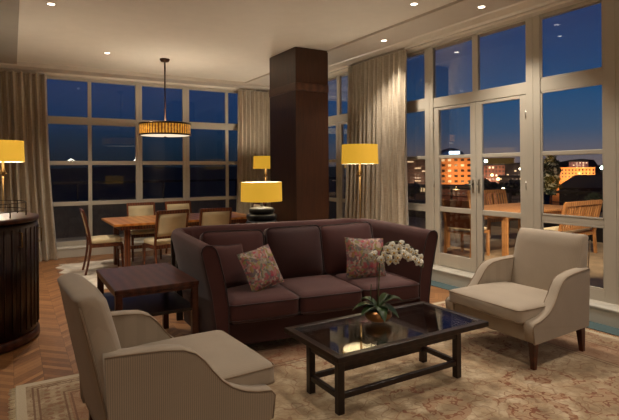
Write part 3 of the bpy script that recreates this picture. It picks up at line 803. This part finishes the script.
# ------------------------------------------------------------------ upholstered armchair (local: x = depth from front to back, y = width)
def armchair(label, loc, rz):
    A = thing('armchair', label, 'armchair', loc, rz, group='cream upholstered armchairs')
    hwf, hwb = .445, .365     # half widths at the front and at the back
    def hw(x): return hwf+(hwb-hwf)*max(0, min(1, x/.85))
    # apron
    pr = [(0.0, -hw(0)+.01), (.73, -hw(.8)+.01), (.73, hw(.8)-.01), (0.0, hw(0)-.01)]
    MB().prism(pr, 2, .195, .315).build('seat_base', M['cream'], A, bevel=.012)
    # back: lofted slab leaning backwards with a rolled top
    secs = []
    for t in [i/10 for i in range(11)]:
        z = .20+t*.685; xc = .672+.125*t**1.2
        th = .060+.010*math.sin(t*PI); 
        hwid = hw(.8)-.012-.035*t
        if t > .95: pass
        sec = []
        for k in range(28):
            a = 2*PI*k/28; ex = math.copysign(abs(math.cos(a))**.45, math.cos(a)); ey = math.copysign(abs(math.sin(a))**.22, math.sin(a))
            sec.append((xc+ex*th-.025*(1-abs(ey)**3)*(1 if ex < 0 else 0), ey*hwid, z))
        secs.append(sec)
    for i, (dz, k_) in enumerate(((.022, .93), (.036, .75), (.042, .45), (.044, .1))):
        base = secs[10]; cx = sum(p[0] for p in base)/28
        secs.append([(cx+.012+(p[0]-cx)*k_, p[1]*(1-.03*(i+1)**1.2*.35), p[2]+dz) for p in base])
    MB().loft(secs).build('backrest', M['cream'], A)
    # welt along the back edges
    for sg in (-1, 1):
        MB().tube([(.672+.125*t**1.2+.05, sg*(hw(.8)-.010-.035*t), .20+t*.685) for t in [i/10 for i in range(2, 11)]], .005, 6).build('back_piping', M['pipe_c'], A)
    # arms
    prof = [(-.005, .20), (-.02, .315), (.0, .342), (.07, .352), (.14, .372), (.20, .403), (.25, .447), (.295, .505), (.335, .565), (.375, .606), (.43, .633), (.52, .648), (.62, .655), (.71, .66), (.76, .66)]
    bottom = [(.74, .20)]
    for sg in (-1, 1):
        full = prof+bottom; n = len(full)
        def off(x, o): return sg*(hw(x)+o)
        # side panel (outer) and padded top roll
        outer = [(x, off(x, 0), z) for x, z in full]; inner = [(x, off(x, -.085), z) for x, z in full]
        o_in = [(x, off(x, -.012), z+.010) if i < len(prof) else (x, off(x, -.012), z) for i, (x, z) in enumerate(full)]
        i_in = [(x, off(x, -.072), z+.010) if i < len(prof) else (x, off(x, -.072), z) for i, (x, z) in enumerate(full)]
        m = MB(); m.loft([outer, o_in, i_in, inner], smooth=True)
        arm = m.build('armrest', M['cream'], A)
        # ribbed outer panel
        pn = MB(); oo = [(x, off(x, .004), z-.006) if i < len(prof) else (x, off(x, .004), z+.002) for i, (x, z) in enumerate(full)]
        pn.loft([[(a, b_-sg*.012, c_) for a, b_, c_ in oo], oo], smooth=False)
        pn.build('side_panel', M['cream_side'], arm)
        w = MB(); w.tube([(x, off(x, .003), z+.001) for x, z in prof], .0042, 6); w.tube([(x, off(x, -.086), z+.001) for x, z in prof[1:]], .0045, 6)
        w.build('arm_piping', M['pipe_c'], arm)
    # cushion
    cu = MB().rbox(.345, .37, .062, .035, 10, (.012, 0, .03), mtx=Matrix.Translation((.275, 0, .385))).build('seat_cushion', M['cream'], A)
    q = MB()
    for z in (.428, .342): q.tube([(.275+a, b_, z+.0) for a, b_, _ in rect_loop(.346, .370, 0, .035)], .0042, 6, closed=True)
    q.build('cushion_piping', M['pipe_c'], cu)
    for x, y, sx in ((.028, 1, -.0), (.028, -1, -.0), (.67, 1, .02), (.67, -1, .02)):
        yy = y*(hw(x)-.032); MB().taper((x+sx, yy, 0), .016, (x, yy, .2), .026).build('leg', M['dwood'], A, bevel=.002)
    return A
armchair('cream armchair on the right beside the french doors facing the coffee table', (3.285, 2.715, .012), R(-3))
armchair('cream armchair in the left foreground seen from its ribbed side and back', (1.125, 2.765, .012), R(180+3)).scale = (1.055, 1, 1)

# ------------------------------------------------------------------ dining set
dt = thing('dining_table', 'rectangular honey oak dining table by the back windows', 'dining table', (0, 0, 0))
DX0, DX1, DY0, DY1 = 1.22, 3.42, 7.36, 8.55
MB().box((DX0, DY0, .715), (DX1, DY1, .75)).build('tabletop', M['dining'], dt, bevel=.006)
f = MB(); f.box((DX0+.10, DY0+.10, .65), (DX1-.10, DY0+.13, .715)); f.box((DX0+.10, DY1-.13, .65), (DX1-.10, DY1-.10, .715)); f.box((DX0+.10, DY0+.13, .65), (DX0+.13, DY1-.13, .715)); f.box((DX1-.13, DY0+.13, .65), (DX1-.10, DY1-.13, .715))
f.build('apron', M['chairwood'], dt, bevel=.003)
for x in (DX0+.16, DX1-.24):
    for y in (DY0+.12, DY1-.20): MB().box((x, y, .010), (x+.08, y+.08, .715)).build('leg', M['chairwood'], dt, bevel=.004)
f = MB()
for x in (DX0+.18, DX1-.22): f.box((x, DY0+.2, .30), (x+.04, DY1-.2, .35))
f.box((DX0+.22, (DY0+DY1)/2-.025, .30), (DX1-.2, (DY0+DY1)/2+.025, .35)); f.build('stretcher', M['chairwood'], dt, bevel=.003)

def dining_chair(label):
    # local: faces +y, back at y=0
    A = thing('dining_chair', label, 'dining chair', group='upholstered dining chairs')
    w = .225
    def backx(z): return -.02-.10*max(0, (z-.45)/.48)**1.3-.07*max(0, (.42-z)/.42)**1.5
    for sx in (-1, 1):
        secs = []
        for i in range(13):
            z = .0+.93*i/12; y = backx(z); h = .017 if z > .3 else .015
            secs.append([(sx*w-.015, y-h, z), (sx*w+.015, y-h, z), (sx*w+.015, y+h, z), (sx*w-.015, y+h, z)])
        MB().loft(secs, smooth=False).build('rear_leg', M['chairwood'], A, bevel=.003)
        MB().taper((sx*(w-.0), .42, 0), .013, (sx*w, .40, .43), .02).build('front_leg', M['chairwood'], A)
    m = MB(); m.box((-w, -.015, .385), (w, .01, .44)); m.box((-w, .385, .385), (w, .415, .44)); m.box((-w-.012, 0, .385), (-w+.012, .4, .44)); m.box((w-.012, 0, .385), (w+.012, .4, .44))
    m.build('seat_rail', M['chairwood'], A, bevel=.003)
    MB().rbox(w+.012, .215, .035, .028, 6, (0, 0, .018), mtx=Matrix.Translation((0, .205, .468))).build('seat_pad', M['dinpad'], A)
    for z0, z1 in ((.88, .935), (.53, .565)):
        bk = MB()
        bk.add([(-w, backx(z0)-.014, z0), (w, backx(z0)-.014, z0), (w, backx(z0)+.014, z0), (-w, backx(z0)+.014, z0), (-w, backx(z1)-.014, z1), (w, backx(z1)-.014, z1), (w, backx(z1)+.014, z1), (-w, backx(z1)+.014, z1)], [(0,3,2,1),(4,5,6,7),(0,1,5,4),(1,2,6,5),(2,3,7,6),(3,0,4,7)])
        bk.build('back_rail', M['chairwood'], A, bevel=.004)
    secs = []
    for i in range(6):
        z = .562+.32*i/5; y = backx(z); secs.append([(-w+.014, y-.011, z), (w-.014, y-.011, z), (w-.014, y+.014, z), (0, y+.022, z), (-w+.014, y+.014, z)])
    MB().loft(secs).build('back_pad', M['dinpad'], A)
    return A
c0 = dining_chair('upholstered dining chair at the left head of the table seen side on')
c0.location = (.99, 7.98, .010); c0.rotation_euler = (0, 0, R(-92))
dup(c0, (1.93, 7.12, .010), R(8), 'upholstered dining chair on the near side closest to the table end, back turned')
dup(c0, (2.58, 7.10, .010), R(-3), 'upholstered dining chair on the near side just right of the other one')
dup(c0, (1.93, 8.90, .010), R(178), 'upholstered dining chair on the window side, left one of two')
dup(c0, (2.60, 8.92, .010), R(183), 'upholstered dining chair on the window side, right one of two')
dup(c0, (3.62, 7.95, .010), R(90), 'upholstered dining chair at the right head of the table by the pumpkin lamp')

# ------------------------------------------------------------------ bar cabinet
BX, BY, BR, BH = -.39, 5.30, .60, 1.10
cab = thing('bar_cabinet', 'tall bow fronted dark mahogany bar cabinet at the left edge', 'cabinet', (BX, BY, 0))
MB().lathe([(.001, 0), (BR-.02, 0), (BR+.005, .02), (BR+.005, .07), (BR-.02, .09), (.001, .09)], seg=72).build('plinth', M['dwood'], cab)
MB().lathe([(.001, .09), (BR-.028, .09), (BR-.028, BH-.04), (.001, BH-.04)], seg=72).build('carcase', M['cabwood'], cab)
MB().lathe([(.001, BH-.045), (BR-.02, BH-.045), (BR+.004, BH-.035), (BR+.008, BH-.015), (BR, BH), (BR-.01, BH+.002), (.001, BH+.002)], seg=72).build('cabinet_top', M['dwood'], cab)
for i in range(5):
    a0, a1 = R(-153+i*36), R(-153+i*36+35.2)
    m = MB(); m.lathe([(BR-.030, .10), (BR-.006, .10), (BR-.006, BH-.055), (BR-.030, BH-.055)], seg=14, closed=True, a0=a0, a1=a1)
    n = 15
    dr = m.build('door', M['cabwood'], cab)
    rd = MB()
    for k in range(5):
        a = a0+(a1-a0)*(k+.5)/5; rd.tube([((BR-.005)*math.cos(a), (BR-.005)*math.sin(a), .13), ((BR-.005)*math.cos(a), (BR-.005)*math.sin(a), BH-.09)], .006, 6)
    rd.build('reeding', M['cabwood'], dr)
    aa = a0+R(2.2); c_, s_ = math.cos(aa), math.sin(aa)
    h = MB(); h.tube([((BR-.006)*c_, (BR-.006)*s_, .86), ((BR+.026)*c_, (BR+.026)*s_, .86), ((BR+.026)*c_, (BR+.026)*s_, .98), ((BR-.006)*c_, (BR-.006)*s_, .98)], .006, 8)
    h.build('handle', M['brass'], dr)
g = MB()
rr = .50
for z in (BH+.055, BH+.125): g.tube([(rr*math.cos(a), rr*math.sin(a), z) for a in [2*PI*i/48 for i in range(48)]], .004, 6, closed=True)
for i in range(10):
    a = 2*PI*i/10-.1; g.tube([(rr*math.cos(a), rr*math.sin(a), BH), (rr*math.cos(a), rr*math.sin(a), BH+.125)], .0045, 6)
g.build('gallery_rail', M['bronze'], cab)

# ------------------------------------------------------------------ terrace
struct(MB().box((5.2, .0, -.15), (11.4, 13, -.03)).build('floor', M['stone']), 'stone paved terrace outside the french doors')
struct(MB().box((XL-2, 9.95, -.15), (5.2, 13, -.03)).build('floor', M['stone']), 'stone paved terrace behind the back windows')
struct(MB().box((10.9, 0, -.03), (11.2, 13, .50)).build('wall_terrace', M['parapet']))
struct(MB().box((XL-2, 12.7, -.03), (10.9, 13, .80)).build('wall_terrace', M['parapet']))
rl = thing('terrace_railing', 'dark metal railing on the parapet beyond the outdoor table', 'railing', (11.0, 0, .5))
MB().box((-.03, 0, .40), (.03, 12.9, .46)).build('handrail', M['rail'], rl)
for y in range(0, 13, 2): MB().box((-.02, y+.3, 0), (.02, y+.34, .40)).build('post', M['rail'], rl)
MB().box((-.012, 0, .18), (.012, 12.9, .20)).build('lower_rail', M['rail'], rl)
rl2 = thing('terrace_railing', 'dark metal railing outside the back windows behind the dining table', 'railing', (0, 12.85, .8))
MB().box((-3, -.03, .40), (10.9, .03, .46)).build('handrail', M['rail'], rl2)
for x in range(-3, 11, 2): MB().box((x+.3, -.02, 0), (x+.34, .02, .40)).build('post', M['rail'], rl2)

ot = thing('outdoor_table', 'teak outdoor dining table on the terrace', 'outdoor table', (7.15, 5.5, -.03))
m = MB()
for k in range(12): m.box((0, k*.125, .735), (2.4, k*.125+.115, .765))
m.build('tabletop', M['teak'], ot)
m = MB(); m.box((.06, .06, .66), (2.34, .09, .735)); m.box((.06, 1.40, .66), (2.34, 1.43, .735)); m.box((.06, .09, .66), (.09, 1.4, .735)); m.box((2.31, .09, .66), (2.34, 1.4, .735)); m.build('apron', M['teak'], ot)
for x in (.04, 2.28):
    for y in (.04, 1.37): MB().box((x, y, 0), (x+.08, y+.08, .735)).build('leg', M['teak'], ot, bevel=.003)
def teak_chair(name, label, cat, w, loc, rz, slats, cushion=None):
    A = thing(name, label, cat, loc, rz)
    h = w/2
    for sx in (-1, 1):
        MB().loft([[(sx*h-.025, y-.02, z), (sx*h+.025, y-.02, z), (sx*h+.025, y+.02, z), (sx*h-.025, y+.02, z)] for y, z in ((-.02, 0), (0, .42), (-.12, 1.0))], smooth=False).build('rear_leg', M['teak'], A)
        MB().box((sx*h-.025, .46, 0), (sx*h+.025, .51, .64)).build('front_leg', M['teak'], A)
        MB().box((sx*h-.03, -.03, .64), (sx*h+.03, .53, .665)).build('armrest', M['teak'], A)
    m = MB()
    for k in range(7): m.box((-h, .03+k*.068, .41), (h, .03+k*.068+.055, .43))
    m.box((-h, .0, .35), (h, .03, .41)); m.box((-h, .47, .35), (h, .5, .41)); m.build('seat', M['teak'], A)
    b_ = MB(); b_.box((-h, -.135, .94), (h, -.105, 1.02)); b_.box((-h, -.045, .50), (h, -.015, .55))
    for k in range(slats):
        x = -h+w*(k+.5)/slats; ww = w/slats*.24
        b_.loft([[(x-ww, y-.008, z), (x+ww, y-.008, z), (x+ww, y+.008, z), (x-ww, y+.008, z)] for y, z in ((-.03, .52), (-.12, .97))], smooth=False)
    b_.build('backrest', M['teak'], A)
    if cushion: MB().rbox(h-.03, .24, .03, .025, 5, (0, 0, .01), mtx=Matrix.Translation((0, .25, .462))).build('seat_cushion', M['cushw'], A)
    return A
teak_chair('outdoor_bench', 'slatted teak terrace bench seen behind the right armchair', 'outdoor bench', 1.15, (8.36, 4.99, -.03), R(3), 15, True).scale = (1, 1, .94)
teak_chair('outdoor_bench', 'slatted teak terrace bench at the far side of the outdoor table', 'outdoor bench', 1.15, (9.5, 7.72, -.03), R(176), 14)
oc = thing('outdoor_chair', 'teak terrace chair with tan sling back seen through the french door', 'outdoor chair', (6.62, 6.05, -.03), R(-82))
for sx in (-1, 1):
    MB().loft([[(sx*.26-.02, y-.02, z), (sx*.26+.02, y-.02, z), (sx*.26+.02, y+.02, z), (sx*.26-.02, y+.02, z)] for y, z in ((-.04, 0), (0, .45), (-.10, 1.0))], smooth=False).build('rear_leg', M['teak'], oc)
    MB().box((sx*.26-.02, .46, 0), (sx*.26+.02, .50, .45)).build('front_leg', M['teak'], oc)
MB().loft([[(-.24, y-.008, z), (.24, y-.008, z), (.24, y+.008, z), (-.24, y+.008, z)] for y, z in ((-.01, .50), (-.045, .75), (-.095, .98))], smooth=False).build('sling_back', M['leather'], oc)
MB().box((-.26, 0, .40), (.26, .50, .44)).build('seat', M['teak'], oc)
MB().rbox(.24, .24, .032, .025, 5, (0, 0, .01), mtx=Matrix.Translation((0, .26, .473))).build('seat_cushion', M['cushw'], oc)
# planter with blossom shrub
def ico(name, mat, parent, spots, seed):
    rnd = random.Random(seed); m = MB()
    for (x, y, z, r_) in spots:
        bm = bmesh.new(); bmesh.ops.create_icosphere(bm, subdivisions=2, radius=r_)
        vs = [tuple(Vector(v.co)*(1+rnd.uniform(-.25, .25))+Vector((x, y, z))) for v in bm.verts]; bm.verts.index_update()
        m.add(vs, [tuple(v.index for v in f.verts) for f in bm.faces]); bm.free()
    return m.build(name, mat, parent)
def shrub(name, label, cat, loc, h, r_, blossoms, seed, pot=True):
    A = thing(name, label, cat, loc); rnd = random.Random(seed)
    MB().tube([(0, 0, 0), (.02, 0, h*.6)], .03, 8).build('trunk', M['dwood'], A)
    def leaves(n, mat, nm, sz):
        m = MB()
        for _ in range(n):
            th, ph = rnd.uniform(0, 2*PI), rnd.uniform(-1, 1); rr_ = r_*rnd.uniform(.45, 1)
            c_ = Vector((rr_*math.cos(th)*math.sqrt(1-ph*ph), rr_*math.sin(th)*math.sqrt(1-ph*ph), h*.68+ph*h*.34))
            u = Vector((rnd.uniform(-1, 1), rnd.uniform(-1, 1), rnd.uniform(-1, 1))).normalized(); v = u.orthogonal().normalized(); s_ = sz*rnd.uniform(.6, 1.3)
            m.add([c_-u*s_, c_+v*s_*.5, c_+u*s_, c_-v*s_*.5], [(0, 1, 2, 3)])
        return m.build(nm, mat, A)
    leaves(500, M['hedge'], 'foliage', h*.055)
    if blossoms: tag(leaves(260, M['blossom'], 'blossom_sprays', h*.05), kind='stuff')
    return A
pl = tag(MB().box((10.25, 4.2, -.03), (10.8, 7.0, .45)).build('planter', M['blackw'], bevel=.01), 'long dark planter box against the terrace parapet', 'planter')
shrub('flowering_shrub', 'white flowering shrub in the planter left of the floodlit building', 'shrub', (10.5, 6.88, .45), 1.30, .20, True, 3)
for k, y in enumerate((5.9, 5.3, 4.8, 4.4)):
    shrub('box_shrub', ('low dark shrub in the planter beside the flowering one', 'low dark shrub in the planter, second from the flowering one', 'low dark shrub in the planter, third from the flowering one', 'low dark shrub at the right end of the planter')[k], 'shrub', (10.5, y, .45), .5, .19, False, 20+k)

# ------------------------------------------------------------------ the city
struct(MB().box((-600, 30, -26), (900, 900, -25)).build('floor', plain('night_ground', lin((24, 22, 24)), .95, noise=.5, nscale=.02)), 'dark city ground far below')
F = 497.0; YAW = R(30.9)
def gp(px, w):
    u = (px-309.5)/F*w; return (u*math.cos(YAW)+w*math.sin(YAW), -u*math.sin(YAW)+w*math.cos(YAW))
def zz(py, w): return 1.5+(169.0-py)*w/F
WIN_D = plain('dark_window', lin((40, 24, 18)), .3)
WIN_L = emis('lit_window', (1, .66, .30), 1.0)
WIN_W = emis('cool_lit_window', (1, .85, .62), 1.3)
def building(label, px0, px1, ytop, w, wall, rows, cols, lit=.35, depth=25, ybot=192, roof=None, win=(.5, .5), turn=0, bm=WIN_D, hipped=None, seed=1):
    rnd = random.Random(seed)
    cx, cy = gp((px0+px1)/2, w); wid = (px1-px0)/F*w; z1 = zz(ytop, w); z0 = -25
    ang = -math.atan2(cx, cy)+R(turn)
    B = thing('building', label, 'building', (cx, cy, z0), ang)
    h = wid/2
    MB().box((-h, 0, 0), (h, depth, z1-z0)).build('walls', wall, B)
    zb = zz(ybot, w)
    rh = (z1-zb)/rows; cwid = wid/cols
    W0 = WL = None
    for r_ in range(rows):
        for c_ in range(cols):
            l_ = rnd.random() < lit
            x = -h+(c_+.5)*cwid; z = zb-z0+(r_+.5)*rh
            src = WL if l_ else W0
            if src is None:
                src = MB().box((-cwid*win[0]/2, -.25, -rh*win[1]/2), (cwid*win[0]/2, .05, rh*win[1]/2)).build('window', (WIN_L if l_ else bm), B, loc=(x, 0, z))
                if l_: WL = src
                else: W0 = src
            else:
                o = src.copy(); COL.objects.link(o); o.location = (x, 0, z)
    if hipped is not None:
        zt = z1-z0; hh = hipped
        MB().add([(-h-.5, -.5, zt), (h+.5, -.5, zt), (h+.5, depth, zt), (-h-.5, depth, zt), (-h*.7, depth*.4, zt+hh), (h*.7, depth*.4, zt+hh)],
                 [(0, 1, 5, 4), (1, 2, 5), (2, 3, 4, 5), (3, 0, 4), (0, 3, 2, 1)]).build('roof', roof, B)
    else:
        MB().box((-h-.3, -.4, z1-z0), (h+.3, depth, z1-z0+max(.3, w*.0022))).build('parapet', roof or wall, B)
    return B
W_or = plain('ochre_render', lin((222, 150, 92)), .8, noise=.1, nscale=.3)
W_dk = plain('dark_render', lin((48, 42, 46)), .8, noise=.3, nscale=.2)
W_rd = plain('red_brick_render', lin((110, 66, 52)), .8, noise=.3, nscale=.3)
W_bl = plain('blue_glass_tower', lin((38, 58, 78)), .4, noise=.2, nscale=.1)
W_br = plain('brown_brick', lin((92, 66, 54)), .8, noise=.3, nscale=.3)
R_dk = plain('dark_roof', lin((30, 26, 30)), .8, noise=.3, nscale=.3)
tower = building('tall orange floodlit office tower seen through the left french door', 440.5, 471.5, 158, 300, W_or, 6, 5, .18, 20, 190, W_or, (.5, .42), seed=5)
building('brown banded block seen left of the french doors', 407, 428.5, 160.5, 250, W_br, 8, 3, .12, 20, 186, R_dk, (.86, .35), seed=8)
building('red brick block seen through the right french door', 482, 504, 166.5, 220, W_rd, 6, 7, .2, 20, 190, R_dk, (.5, .5), seed=3)
building('dark slab block behind the red brick block', 487, 513, 160.0, 290, W_dk, 9, 7, .06, 20, 190, R_dk, (.5, .5), seed=4)
building('low block with glowing windows at the edge of the right french door', 507, 535, 166.0, 240, W_dk, 6, 8, .4, 20, 190, R_dk, (.55, .4), seed=6)
building('small dark house with lit windows under the glowing window block', 500, 533, 178, 150, W_dk, 3, 9, .15, 12, 190, R_dk, (.4, .4), seed=12)
building('long low orange floodlit building seen through the tall right window', 553, 592, 170.0, 262, W_or, 3, 13, .05, 16, 180, W_or, (.42, .5), seed=7)
building('dark hilltop block with faint pinkish windows behind the long orange building', 570, 587, 163.5, 330, plain('mauve_render', lin((112, 72, 78)), .8), 3, 6, .25, 20, 170, R_dk, (.5, .4), seed=9)
building('dark pitched roof house in front of the long orange building', 564, 650, 190, 70, R_dk, 2, 8, .02, 14, 200, R_dk, (.2, .3), hipped=1.8, seed=10)
building('small dark building with a golden lit ground floor left of the orange tower', 414, 428, 187, 140, W_br, 1, 5, .9, 10, 193, R_dk, (.6, .7), seed=13)
building('dark low block in front of the orange tower', 437, 480, 187.5, 130, W_rd, 2, 9, .25, 10, 196, R_dk, (.4, .4), seed=14)
# blue domed tower with a lit sign
cx, cy = gp(451, 420)
tw = thing('domed_tower', 'distant blue round topped tower with a glowing white sign', 'tower', (cx, cy, -25), -math.atan2(cx, cy))
MB().lathe([(11, 0), (11, 38), (9.5, 40.2), (6.5, 42.3), (3, 43.4), (.01, 43.8)], seg=32).build('tower_body', W_bl, tw)
MB().box((-1.5, -12.4, 38.1), (7, -11.2, 40.6)).build('sign', emis('lit_sign', (.75, .88, 1), 2.4), tw)
# hills
def hill(label, pts, w, mat):
    prof = [(gp(px, w), zz(py, w)) for px, py in pts]
    f_ = [[(p[0], p[1], -25), (p[0], p[1], z), (p[0]*1.25, p[1]*1.25, z*.9), (p[0]*1.25, p[1]*1.25, -25)] for p, z in prof]
    o = MB().loft(f_, smooth=False).build('hill', mat); return tag(o, label, 'hill')
H_m = plain('night_hill', lin((60, 50, 56)), .95, noise=.3, nscale=.05)
hill('dark tree covered ridge behind the floodlit buildings', [(395, 168), (430, 166), (470, 167), (500, 165), (530, 163), (541, 162.5), (552, 165), (560, 163.5), (570, 161.5), (582, 160.5), (594, 161.5), (598, 167), (612, 167), (660, 166)], 470, H_m)
hill('dark distant ridge beyond the back windows', [(-60, 168), (0, 165), (60, 166), (120, 164), (180, 166), (240, 165), (300, 167), (345, 166)], 420, plain('blue_night_hill', lin((104, 106, 98)), .95))
# street trees and glowing lamps
for k, (px, py, w, r_) in enumerate(((486, 187, 140, 1.7), (493, 189, 110, 1.3), (502, 190, 105, 1.3), (511, 189, 115, 1.5), (520, 188, 125, 1.4), (474, 188, 120, 1.4), (414, 190, 90, 1.3), (433, 190, 100, 1.2))):
    x, y = gp(px, w); z = zz(py, w); rnd = random.Random(k)
    T = thing('city_tree', ('round leafy tree left of the red brick block', 'round leafy tree right below the red brick block', 'darker tree among the street lamps in the right french door', 'tree below the glowing window block', 'tree at the right jamb of the french door', 'tree behind the meeting stiles of the french doors', 'tree left of the golden lit ground floor', 'tree beside the left door jamb')[k], 'tree', (x, y, -25))
    MB().tube([(0, 0, 0), (0, 0, z+25)], .25, 6).build('trunk', M['dwood'], T)
    ico('crown', M['hedge'], T, [(rnd.uniform(-r_, r_)*.6, rnd.uniform(-r_, r_)*.6, z+25+rnd.uniform(-.5, .6)*r_, r_*rnd.uniform(.5, .8)) for _ in range(6)], k)
LG = emis('green_white_globe', (.75, 1, .8), 16); LO = emis('sodium_globe', (1, .62, .22), 9); LW = emis('warm_globe', (1, .85, .6), 9)
names = ('bright greenish light on the roof right of the long orange building', 'greenish light above the red brick block', 'orange street light left of the planter tree', 'orange street light below the red brick block', 'yellow street light in the right french door, lowest one', 'warm street light over the glowing window block', 'yellow street light beside the right jamb', 'warm street light left of the orange tower base', 'orange street light at the foot of the orange tower')
for k, (px, py, w, r_, mt) in enumerate(((602, 169.5, 240, .85, LG), (486, 162, 215, .7, LG), (498, 180, 150, .45, LO), (492, 176, 180, .5, LO), (497, 192, 90, .28, LO), (520, 170, 230, .5, LW), (503, 190, 95, .28, LW), (434, 190, 120, .4, LW), (456, 189, 125, .4, LO))):
    x, y = gp(px, w); z = zz(py, w)
    L = thing('street_light', names[k], 'street light', (x, y, -25))
    MB().tube([(0, 0, 0), (0, 0, z+25-r_)], .08, 6).build('pole', M['rail'], L)
    bm = bmesh.new(); bmesh.ops.create_icosphere(bm, subdivisions=2, radius=r_); vs = [tuple(v.co) for v in bm.verts]; bm.verts.index_update(); fs = [tuple(v.index for v in f_.verts) for f_ in bm.faces]; bm.free()
    MB().add(vs, fs, True).build('globe', mt, L, loc=(0, 0, z+25))
# floodlights on the two orange buildings, plus added fill on other blocks
def facade_spot(px, w, py, e, color=(1, .56, .24), dist=14, r=1.0, side=0, ang=140):
    x, y = gp(px, w-dist); l = bpy.data.lights.new('facade_light', 'SPOT'); l.energy = e; l.color = color; l.shadow_soft_size = r; l.spot_size = R(ang); l.spot_blend = .8
    o = bpy.data.objects.new('facade_light', l); COL.objects.link(o); o.location = (x, y, zz(py, w-dist))
    tx, ty = gp(px+side, w); o.rotation_euler = (Vector((tx, ty, zz(py-6, w)))-o.location).to_track_quat('-Z', 'Y').to_euler()
WCOL = (1, .66, .42)
for px, w_, py, e in ((418, 250, 180, 9000), (489, 220, 184, 12000), (499, 220, 184, 12000), (520, 240, 182, 8000), (500, 262, 164, 5000), (578, 330, 166, 14000), (515, 150, 188, 3500), (457, 130, 193, 3500), (585, 70, 196, 120), (451, 420, 158, 100)):
    facade_spot(px, w_, py, e, WCOL, 12)  # warm fill spots added to brighten the other city blocks
facade_spot(451, 420, 158, 30000, (.45, .72, 1), 25)  # cool fill spot added to brighten the domed tower
facade_spot(446, 300, 186, 9000); facade_spot(466, 300, 186, 9000); facade_spot(456, 300, 166, 7000)
for px in (556, 566, 577, 588): facade_spot(px, 262, 180, 6000, dist=9)
# terrace lights
def sp2(loc, tgt, e, ang=90, color=(1, .78, .52)):
    o = spot(loc[0], loc[1], loc[2], e, ang, .8, color, .06, tgt); o.name = 'terrace_spot'; o.data.name = 'terrace_spot'
sp2((6.4, 3.2, 3.0), (8.4, 5.0, .4), 700, 70)
sp2((6.3, 4.8, 3.0), (7.2, 6.1, .4), 420, 80)
sp2((1.5, 10.2, 2.9), (2.0, 12.8, 0), 60, 120, (.85, .9, 1))  # cool fill spot added to lift the dark back terrace
sp2((8.5, 9.0, 3.2), (9.6, 7.4, .5), 200, 80)

# ------------------------------------------------------------------ sky: dusk, brighter towards the west (+X)
w = bpy.data.worlds.new('dusk_sky'); S.world = w; w.use_nodes = True; nt = w.node_tree; nt.nodes.clear()
out = N(nt, 'ShaderNodeOutputWorld'); bg = N(nt, 'ShaderNodeBackground'); nt.links.new(bg.outputs[0], out.inputs[0])
tc = N(nt, 'ShaderNodeTexCoord'); sp = N(nt, 'ShaderNodeSeparateXYZ'); nt.links.new(tc.outputs['Generated'], sp.inputs[0])
warm = ramp(nt, sp.outputs[2], [(0.0, lin((112, 98, 98))), (.03, lin((100, 96, 106))), (.07, lin((62, 86, 116))), (.13, lin((40, 80, 122))), (.20, lin((36, 66, 110))), (.30, lin((40, 54, 96))), (.5, lin((30, 42, 84)))])
cool = ramp(nt, sp.outputs[2], [(0.0, lin((18, 26, 34))), (.02, lin((20, 32, 44))), (.06, lin((24, 42, 62))), (.10, lin((28, 50, 84))), (.2, lin((36, 56, 98))), (.5, lin((24, 34, 70)))])
az = math_(nt, 'DIVIDE', sp.outputs[0], math_(nt, 'ADD', math_(nt, 'ADD', math_(nt, 'ABSOLUTE', sp.outputs[0]), math_(nt, 'ABSOLUTE', sp.outputs[1])), .001))
mr = N(nt, 'ShaderNodeMapRange'); mr.inputs[1].default_value = .28; mr.inputs[2].default_value = .50; nt.links.new(az, mr.inputs[0])
nt.links.new(mixc(nt, mr.outputs[0], cool, warm), bg.inputs[0]); bg.inputs[1].default_value = 1.0

# ------------------------------------------------------------------ camera
cam = bpy.data.cameras.new('camera'); co = bpy.data.objects.new('camera', cam); COL.objects.link(co); S.camera = co
cam.sensor_width = 36; cam.lens = 36*497/619
cam.shift_y = -(210-169.5)/619; cam.clip_end = 2000; cam.clip_start = .05
co.location = (0, 0, 1.5)
co.rotation_euler = (Matrix.Rotation(-R(30.9), 4, 'Z') @ Matrix.Rotation(PI/2, 4, 'X') @ Matrix.Rotation(-.0079, 4, 'Z')).to_euler()
S.view_settings.view_transform = 'Standard'; S.view_settings.look = 'None'; S.view_settings.gamma = 1
S.view_settings.exposure = -0.12
S.view_settings.use_curve_mapping = False
S.cycles.max_bounces = 8; S.cycles.transparent_max_bounces = 24; S.cycles.sample_clamp_indirect = 4
S.cycles.use_denoising = True
